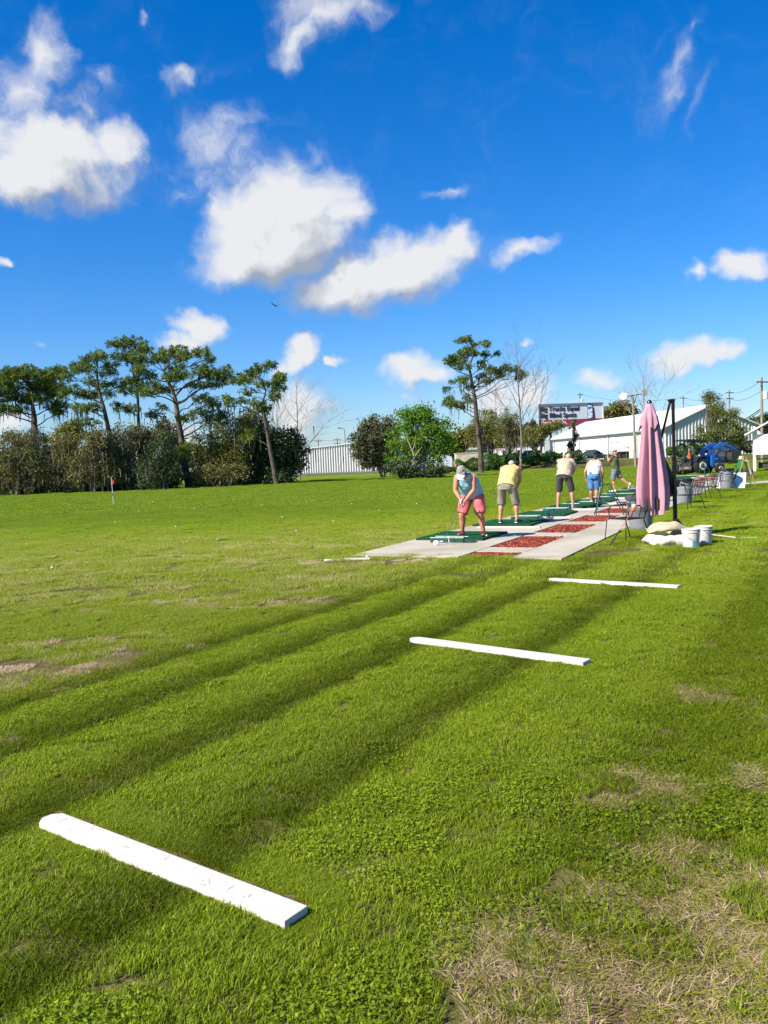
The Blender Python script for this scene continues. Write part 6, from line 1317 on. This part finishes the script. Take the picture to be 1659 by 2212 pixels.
# ---- poles and wires
WPOLE=M('weathered_pole',(.30,.25,.19),.9,0,(.20,.16,.12),4,.3,20)
def upole(label,px,pyb,pyt,d,r=.15,arms=1,trans=False):
    b=loc_of(px,pyb,d); zt=W(px,pyt,d)[2]; t=thing('utility_pole',label,'utility pole',b,0,'wooden utility poles on the skyline'); hh=zt-b[2]; MB().tube([(0,0,0),(0,0,hh)],[r,r*.72],10).build('pole',WPOLE,t,True)
    for i in range(arms): MB().box((0,-.15,hh-.5-i*.9),(1.9,.1,.12),(0,0,.5)).build('crossarm',WPOLE,t); 
    for s in (-.8,-.3,.3,.8): MB().lathe([(.03,0),(.05,.06),(.03,.12),(.05,.16),(.02,.22)],8,(s*.88,s*.4-.15,hh-.45)).build('insulator',TRIM,t)
    if trans: MB().lathe([(.26,0),(.28,.05),(.28,.75),(.2,.85)],16,(.36,-.08,hh-2.3)).build('transformer',M('pale_transformer',(.62,.66,.66),.5) if 'pale_transformer' not in MATS else MATS['pale_transformer'],t)
    return np.array([b[0],b[1],zt])
p1=upole('nearest tall wooden utility pole at the right edge behind the hut',1647,1000,815,88,.17,1,True)
p2=upole('utility pole standing behind the twiggy gable tree',1577,985,842,135,.15,2)
p3=upole('utility pole rising above the billboard',1256,985,848,196,.19,1,True)
p4=upole('utility pole seen above the warehouse roof behind the mast arm',1478,985,855,170,.15,1)
p5=upole('utility pole above the left end of the ribbed shed',690,1010,948,190,.14,1)
p6=upole('utility pole with stacked arms above the middle of the ribbed shed',731,1010,945,190,.14,2)
WIRE=M('black_cable',(.03,.03,.03),.7)
def wire(label,a,b,sag,r=.02,dz=0):
    P=[a*(1-t)+b*t-np.array([0,0,sag*4*t*(1-t)-dz]) for t in np.linspace(0,1,25)]; t=MB().tube(np.array(P)-P[0],r,5).build('power_cable',WIRE,None,True,loc=tuple(P[0])); tag(t,label,'cable','power cables between the utility poles')
wire('thick cable sagging from the nearest utility pole to the left',p1-np.array([0,0,3.2]),np.array(W(1540,912,118)),.9,.05)
wire('second thick cable just below the sagging one',p1-np.array([0,0,3.4]),np.array(W(1530,918,118)),1.,.04)
for i,z in enumerate((.3,1.4)): 
    wire(['upper','lower'][i]+' thin cable between the nearest pole and the pole behind the twiggy tree',p1-np.array([0,0,z]),p2-np.array([0,0,z]),.6,.022)
    wire(['upper','lower'][i]+' thin cable from the twiggy tree pole towards the roof pole',p2-np.array([0,0,z]),p4-np.array([0,0,z]),1.,.022)
wire('level cable low behind the hut roof',np.array(W(1560,921,125)),np.array(W(1700,917,125)),.15,.035)
wire('thin cable from the roof pole off to the billboard pole',p4-np.array([0,0,.3]),p3-np.array([0,0,.3]),1.2,.025)
wire('thin cable over the ribbed shed',p5-np.array([0,0,.3]),p6-np.array([0,0,.3])+np.array([30,-10,0]),.8,.025)
wire('thin cable leaving the shed poles to the left',p5-np.array([0,0,.3]),p5+np.array([-40,6,-.3]),.8,.025)
# street lamp over the shed
sl_=loc_of(748,1010,175); zt=W(748,924,175)[2]; t=thing('street_lamp','blue-grey lamp post rising behind the ribbed shed','street lamp',sl_); BLP=M('blue_grey_paint',(.10,.18,.25),.5); MB().tube([(0,0,0),(0,0,zt-.5),(-.3,0,zt-.1),(-.9,0,zt)],[.1,.08,.07,.06],8).build('post',BLP,t,True); MB().ell((-1.1,0,zt),(.5,.22,.14),12,8).build('lamp_head',BLP,t,True)
# floodlight pole
lb=loc_of(1373,1008,95.5); zt=W(1367,853,95.5)[2]; t=thing('floodlight_pole','wooden pole with two round floodlights just left of the umbrella','floodlight pole',lb)
tp=W(1367,853,95.5)-lb; MB().tube([(0,0,0),tp*.98],[.15,.11],10).build('pole',WPOLE,t,True)
A=W(1346,858,95.5)-lb; B=W(1392,850,95.5)-lb; md=tp-np.array([0,0,1.35]); MB().tube([A,B],.06,6).tube([A*.6+B*.4,md],.05,6).tube([A*.35+B*.65,md],.05,6).build('bracket',BRZ,t,True)
for q,rx in ((A,-.5),(B,.4)): MB().lathe([(.05,-.2),(.25,-.14),(.43,.0),(.43,.05),(.38,.05)],18,tuple(q+np.array([0,-.1,.08])),True,(R(70),0,rx)).build('floodlight',M('lamp_glass_grey',(.40,.44,.42),.3) if 'lamp_glass_grey' not in MATS else MATS['lamp_glass_grey'],t,True)
# ================================================================ VEHICLES NEAR THE WAREHOUSE
GLS=M('car_glass',(.04,.06,.07),.05); TYRE=M('tyre_rubber',(.018,.018,.018),.85,0,None,20,.6,60); RIMS=M('alloy_rim',(.45,.46,.47),.3,.8)
def car(label,loc,rz,paint,suv=False,L=4.8,Wd=1.8):
    t=thing('parked_car',label,'car',loc,rz,None); h1=.78 if not suv else .98; top=1.42 if not suv else 1.72
    def sect(P,w0,w1):   # side profile polygon, tumblehome by height
        mb=MB(); n=len(P); V=[]
        for s in (-1,1):
            for x,z in P: V.append((x,s*(w0+(w1-w0)*max(0,(z-h1)/(top-h1))),z))
        mb.add(V,[tuple(range(n)),tuple(range(2*n-1,n-1,-1))]+[(i,i+n,(i+1)%n+n,(i+1)%n) for i in range(n)]); return mb
    body=[(-L/2,.35),(-L/2-.03,.6),(-L/2+.06,h1+.02),(-L/2+.5,h1+.10),(-L*.26,h1+.12),(L*.17,h1+.04),(L/2-.35,h1-.10),(L/2-.03,.62),(L/2,.35),(L/2-.25,.24)]
    def arch(cx): return [(cx+.38*math.cos(a),.30+.38*math.sin(a)) for a in np.linspace(.05,math.pi-.05,9)]
    P=body[:9]+[(L/2-.2,.22)]+arch(L*.31)+arch(-L*.29)+[(-L/2+.2,.22)]
    sect(P,Wd/2,Wd/2).build('body',paint,t,bevel=.035,smooth=True)
    if not suv: cab=[(-L*.36,h1+.08),(-L*.22,top-.06),(-L*.08,top),(L*.05,top-.03),(L*.24,h1+.02)]
    else: cab=[(-L*.49,h1+.05),(-L*.44,top-.06),(-L*.3,top),(L*.08,top-.03),(L*.24,h1+.04)]
    sect(cab,Wd/2-.02,Wd/2-.30).build('cabin_glass',GLS,t,bevel=.03)
    roof=[(x*.97,z) for x,z in cab[1:4]]; roof=[(cab[1][0],cab[1][1]),(cab[2][0],cab[2][1]),(cab[3][0],cab[3][1]),(cab[3][0],cab[3][1]+.035),(cab[2][0],cab[2][1]+.04),(cab[1][0],cab[1][1]+.03)]
    sect(roof,Wd/2,Wd/2-.285).build('roof',paint,t,bevel=.015,smooth=True)
    for s in (-1,1):
        mb=MB()
        for (a,b_) in ((0,1),(3,4)): mb.tube([(cab[a][0],s*(Wd/2-.01),cab[a][1]),(cab[b_][0],s*(Wd/2-.27),cab[b_][1])],.035,5)
        mb.tube([(-L*.02,s*(Wd/2-.01),h1+.05),(-L*.02,s*(Wd/2-.28),top-.02)],.035,5); mb.build('pillar',paint,t)
        MB().ell((L*.21,s*(Wd/2+.07),h1+.13),(.06,.09,.07),10,8).build('wing_mirror',paint,t,True)
        MB().ell((L/2-.12,s*(Wd/2-.3),.63),(.12,.22,.09),12,8).build('headlight',M('headlight_glass',(.75,.78,.8),.1) if 'headlight_glass' not in MATS else MATS['headlight_glass'],t,True)
        MB().ell((-L/2+.06,s*(Wd/2-.24),h1-.06),(.10,.26,.10),12,8).build('tail_light',M('red_lens',(.45,.02,.02),.2) if 'red_lens' not in MATS else MATS['red_lens'],t,True)
        for cx in (L*.31,-L*.29):
            w=MB().lathe([(.20,-.1),(.31,-.1),(.33,-.07),(.33,.07),(.31,.1),(.20,.1)],26,(cx,s*(Wd/2-.10),.33),True,(R(90),0,0)).build('wheel',TYRE,t,True); mb=MB().lathe([(.20,-.02),(.21,.0)],20,(cx,s*(Wd/2-.0),.33),True,(R(90),0,0)); 
            for k in range(6): mb.box((cx+.1*math.cos(k*1.047),s*(Wd/2+.012),.33+.1*math.sin(k*1.047)),(.17,.02,.04),(0,-k*1.047,0))
            mb.build('rim',RIMS,w)
    MB().box((-L*.02,Wd/2+.002,h1-.05),(.012,.006,.5)).box((-L*.02,-Wd/2-.002,h1-.05),(.012,.006,.5)).box((-L*.2,-Wd/2-.01,h1+.0),(.16,.02,.03)).box((L*.06,-Wd/2-.01,h1+.0),(.16,.02,.03)).build('door_line',BLK,t)
    MB().box((0,0,.30),(L-.5,Wd-.2,.16)).build('underbody',BLK,t)
    return t
PG=M('grey_green_car_paint',(.075,.085,.075),.25,.4,coat=.6); PN=M('navy_car_paint',(.02,.03,.07),.25,.3,coat=.6); PD=M('dark_car_paint',(.03,.03,.035),.3,.3,coat=.5); PS=M('silver_car_paint',(.30,.31,.32),.3,.5,coat=.5)
q=W(1285,992,112); car('dark grey-green sedan parked beside the white warehouse',(q[0],q[1],.8),R(-14),PG)
q=W(1158,1000,112); car('dark blue suv facing the field, parked at the warehouse corner',(q[0],q[1]+1,.75),R(-75),PN,True,4.6,1.85)
q=W(1138,1000,113); car('dark grey car parked beneath the brownish oak',(q[0]-.3,q[1]+1,.7),R(-60),PD,False,4.5)
q=W(1096,1003,113); car('black car hidden among the oak trunks',(q[0],q[1]+1,.55),R(10),PD,False,4.3)
# railings, ac unit, planks, dumpster near the wall
q=W(1184,1000,118); t=thing('air_conditioner','dark grey air conditioning unit standing against the warehouse corner','air conditioner',(q[0],q[1],.75)); MB().box((0,0,.7),(1.3,1.,1.3)).build('cabinet',M('unit_grey',(.10,.12,.12),.6,0,(.05,.06,.06),7,.2),t,bevel=.03); MB().box((0,-.52,.75),(1.1,.03,.9)).box((0,-.54,.9),(1.1,.02,.04)).box((0,-.54,.6),(1.1,.02,.04)).build('grille',DKG,t)
q=W(1193,1000,117); t=thing('waste_bin','small dark wheeled bin next to the air conditioning unit','bin',(q[0]+.2,q[1],.75)); MB().box((0,0,.45),(.6,.6,.8),None,1.12).build('tub',DKG,t,bevel=.03); MB().box((0,0,.9),(.7,.7,.07)).build('lid',BLK,t,bevel=.02)
q=W(1231,1000,119); t=thing('timber_boards','two long timber boards leaning on the warehouse wall','timber',(q[0],q[1]-.6,.8)); 
for k in range(3): MB().box((.25*k-.4,.2*k*.3,1.35),(.2,.05,2.9),(R(12),R(8+3*k),0)).build('plank',WOOD,t)
MB().ell((-.7,.0,.3),(.5,.3,.3),12,8).build('tarp',M('orange_tarp',(.50,.25,.12),.8),t,True)
q=W(1318,1000,113.5); t=thing('metal_railing','tall metal pipe railing and gate beside the sedan','railing',(q[0]+.5,q[1],.8),R(8)); 
for s in (-1.,0): MB().tube([(s*2.0,0,0),(s*2.,0,2.5),(s*2+1.6,0,2.5),(s*2+1.6,0,0)],.035,6).build('gate_frame',TRIM,t)
MB().tube([(1.6,0,2.5),(4.4,0,2.5)],.03,6).tube([(1.6,0,1.2),(4.4,0,1.2)],.03,6).tube([(2.8,0,0),(2.8,0,2.5)],.03,6).tube([(4.4,0,0),(4.4,0,2.5)],.03,6).build('rail',TRIM,t)
q=W(1336,1000,111); t=thing('metal_cage','dark low metal cage beside the olive shirt man and the railing','cage',(q[0],q[1],.8),R(8)); MB().box((0,0,1.05),(4.2,.9,.06)).build('top',DKG,t)
for s in (-2,-1,0,1,2): MB().tube([(s,-.4,0),(s,-.4,1.05)],.035,5).build('leg',DKG,t)
MB().box((.6,.0,.55),(1.6,.6,.9)).build('crate',M('dark_wood_crate',(.07,.045,.03),.9),t)
# ================================================================ TRACTOR
BLU=M('tractor_blue',(.008,.15,.55),.3,0,(.006,.12,.46),3,0,40,4,.3,.7,.5,.3); BLUD=M('tractor_dark_blue',(.006,.012,.035),.5); MBK=M('machine_black',(.02,.02,.022),.6,0,(.05,.045,.04),8); CRM=M('cream_rim',(.62,.60,.50),.5); ORG=M('safety_orange',(.85,.10,.02),.4)
q=G(1505,1024.5); tr=thing('tractor','blue farm tractor with front loader parked beyond the tee path','tractor',(q[0],q[1]+.3,0),R(20))
def wheel(x,y,r,w,rr,name='wheel'):
    pr=[(rr,-w/2),(r*.86,-w/2),(r*.97,-w*.40),(r,-w*.2),(r,w*.2),(r*.97,w*.40),(r*.86,w/2),(rr,w/2)]
    o=MB().lathe(pr,40,(0,0,0),True,(R(90),0,0)); 
    for k in range(26):
        a=k*2*math.pi/26; 
        for s in (-1,1): o.box(((r+.005)*math.cos(a+s*.06),s*w*.22,(r+.005)*math.sin(a+s*.06)),(.04,w*.42,.035),(0,-a,0))
    o=o.build(name,TYRE,tr,True,loc=(x,y,r))
    sg=-1 if y<0 else 1
    m=MB().lathe([(.0,-.03),(rr*.35,-.03),(rr*.5,.02),(rr*.9,.03),(rr*1.03,-.05),(rr*1.0,-.08)],30,(0,sg*(w/2-.0),0),False,(R(90)*(1 if sg<0 else -1),0,0)); m.build('rim',CRM,o,True)
    MB().lathe([(rr*.36,0),(rr*.34,.05),(.04,.06)],6,(0,sg*(w/2+.01),0),True,(R(90)*(1 if sg<0 else -1),0,0)).build('hub',MBK,o)
for y in (-.62,.62): wheel(0,y,.56,.36,.30)
for y in (-.58,.58): wheel(1.62,y,.33,.24,.18)
mb=MB(); mb.box((.1,0,.62),(1.3,.46,.42)); mb.box((1.0,0,.62),(1.2,.36,.34)); mb.box((1.62,0,.42),(.2,1.1,.14)); mb.tube([(0,-.6,.56),(0,.6,.56)],.12,10); mb.build('chassis',MBK,tr,bevel=.02)
MB().prism([(.85,.72),(2.02,.70),(2.06,1.0),(1.95,1.18),(.95,1.30),(.85,1.28)],-.26,.26).build('hood',BLU,tr,bevel=.04,smooth=True)
MB().box((2.05,0,.93),(.04,.4,.36)).build('grille',MBK,tr); MB().box((1.45,-.275,1.0),(.6,.012,.07)).build('side_stripe',WHT,tr)
for s in (-1,1):
    V=[];
    for i in range(13):
        a=R(55)+R(95)*i/12
        for (rr_,dy) in ((.64,-.20),(.64,.20)): V.append((rr_*math.cos(a),s*.62+dy,.56+rr_*math.sin(a)))
    f=MB().add(V,[(2*i,2*i+1,2*i+3,2*i+2) for i in range(12)]); f.build('fender',BLUD,tr)
MB().box((-.12,0,.98),(.5,.5,.12)).box((-.36,0,1.22),(.12,.48,.42),(0,R(-12),0)).build('seat',MBK,tr,bevel=.04)
MB().tube([(.62,0,.9),(.42,0,1.22)],.03,8).tube([(.42+.05*math.cos(a)*.0+.08*math.sin(a)*.5,.19*math.cos(a),1.22+.19*math.sin(a)*.8) for a in np.linspace(0,2*math.pi,17)],.017,6).build('steering_wheel',MBK,tr,True)
for s in (-1,1): MB().box((-.42,s*.48,1.42),(.09,.07,1.75)).build('roll_bar_post',MBK,tr,bevel=.01)
for s in (-1,1): MB().tube([(-.42,s*.45,1.95),(-.95,s*.42,2.22)],.035,6).tube([(-.42,s*.45,1.9),(.3,s*.42,2.18)],.03,6).build('canopy_brace',MBK,tr)
MB().prism([(-1.15,2.36),(-.9,2.42),(-.2,2.38),(.72,2.20),(.74,2.16),(.3,2.17),(-.2,2.26),(-.9,2.30),(-1.15,2.32)],-.62,.62).build('canopy',BLUD,tr,bevel=.015)
for s in (-1,1):
    y=s*.46; MB().prism([(.95,.42),(1.22,.42),(1.26,1.35),(1.15,1.62),(.98,1.60)],y-.05,y+.05).build('loader_post',BLU,tr,bevel=.01)
    MB().prism([(.78,1.42),(.92,1.30),(1.35,1.62),(2.05,1.95),(2.62,1.62),(3.1,1.42),(3.22,1.50),(3.18,1.66),(2.70,1.86),(2.10,2.12),(1.85,2.12),(1.3,1.86),(.80,1.58)],y-.055,y+.055).build('loader_arm',BLU,tr,bevel=.012)
    MB().tube([(1.2,y-.09*s,.98),(2.0,y-.09*s,1.78)],[.045,.022],8).tube([(2.05,y+.08*s,1.95),(2.85,y+.08*s,1.72)],.035,8).build('hydraulic_cylinder',BLU if s<0 else MBK,tr,True)
    MB().tube([(2.02,s*.24,1.18),(2.30,s*.24,1.10),(2.36,s*.24,.75),(2.20,s*.24,.42),(1.7,s*.24,.38)],.035,8).build('guard',BLU,tr,True)
MB().prism([(2.42,1.42),(3.08,1.50),(3.28,1.28),(3.24,.80),(3.05,.66),(2.62,.70),(2.45,.92),(2.40,1.15)],-.85,.85).build('bucket',MBK,tr,bevel=.01)
MB().box((2.9,0,1.55),(.5,1.3,.08)).build('bucket_rail',MBK,tr)
MB().prism([(-.2,0),(.2,0),(.03,.42),(-.03,.42)],-.012,.012,(0,0,R(75)),(-.72,-.25,1.12)).build('warning_triangle',ORG,tr)
mb=MB(); mb.tube([(-.3,-.3,.5),(-1.5,-.35,.55)],.04,6).tube([(-.3,.3,.5),(-1.5,.35,.55)],.04,6).tube([(-.3,0,.95),(-1.45,0,1.15)],.035,6).tube([(-1.5,-.35,.4),(-1.45,0,1.2),(-1.5,.35,.4)],.04,6).tube([(-1.45,0,1.15),(-1.9,0,.6)],.04,6).tube([(-.7,-.3,.55),(-.65,-.3,1.0)],.03,6)
for i in range(5): mb.box((-1.25-.15*i,-.5+.25*i,.45),(.06,.06,.75))
mb.build('hitch',MBK,tr); MB().box((-1.55,0,.32),(.9,1.6,.12)).box((-1.3,0,.5),(.06,1.6,.45)).build('box_blade',MBK,tr,bevel=.01); MB().box((-1.5,-.83,.46),(.95,.04,.22)).build('timber_plank',WOOD,tr); MB().box((-1.42,-.857,.47),(.34,.008,.10)).build('label_plate',WHT,tr)
for s in (-1,1): MB().lathe([(.05,-.06),(.22,-.06),(.22,.06),(.05,.06)],20,(-1.95,s*.6,.22),True,(R(90),0,0)).build('gauge_wheel',TYRE,tr)
# ================================================================ WHITE HUT
q=G(1628,1018.5); ht=thing('raised_hut','white raised hut on posts at the right edge of the field','hut',(q[0],q[1],0),R(-25)); HW,HD=4.2,3.2
WHH=M('hut_white',(.82,.82,.80),.5)
for x in (0.05,HW-.05):
    for y in (0.05,HD-.05): MB().box((x,y,.62),(.16,.16,1.24)).build('post',WHH,ht)
MB().box((HW/2,.0,1.86),(HW,.08,1.42)).build('front_panel',WHH,ht,bevel=.035); MB().box((0.0,HD/2+.05,1.86),(.08,HD-.1,1.42)).box((HW,HD/2+.05,1.86),(.08,HD-.1,1.42)).box((HW/2,HD,1.86),(HW-.1,.08,1.42)).build('side_panel',WHH,ht); MB().box((HW/2,HD/2,1.18),(HW-.1,HD-.1,.08)).build('floor_deck',WHH,ht)
for x in (.06,HW/2,HW-.06): MB().box((x,.06,2.85),(.12,.12,.6)).box((x,HD-.06,2.85),(.12,.12,.6)).build('upper_post',WHH,ht)
for s,x0,x1 in ((1,-.6,HW/2-1.0),(2,HW/2-1.0,HW+.3)): pass
RX=1.15; mb=MB()
for (xa,za,xb,zb) in ((-.55,2.52,RX,3.45),(RX,3.45,RX+1.75,2.52)):
    mb.add([(xa,-.5,za),(xb,-.5,zb),(xb,HD+.4,zb),(xa,HD+.4,za),(xa,-.5,za+.10),(xb,-.5,zb+.10),(xb,HD+.4,zb+.10),(xa,HD+.4,za+.10)],[(3,2,1,0),(4,5,6,7),(0,1,5,4),(1,2,6,5),(2,3,7,6),(3,0,4,7)])
mb.build('roof',WHH,ht); MB().box((RX+1.6,HD/2-.05,3.5),(3.2,HD+.9,.12)).build('ridge_board',WHH,ht)
MB().box((HW*.5+.3,.4,.55),(2.2,.06,1.2)).build('green_panel',M('dark_green_panel',(.01,.12,.08),.5),ht); MB().box((.9,.8,.85),(1.4,.06,.08)).box((.9,.85,.4),(1.2,.5,.4)).build('bench',MBK,ht)
q=G(1637,1012); t=thing('white_jug','small white jug standing on the grass under the hut','jug',(q[0]+.3,q[1]-3.5,0)); MB().lathe([(.11,0),(.12,.03),(.12,.2),(.05,.28),(.04,.34)],16).build('jug_body',WHT,t,True); MB().lathe([(.045,.34),(.045,.37)],12).build('cap',TEAL,t)
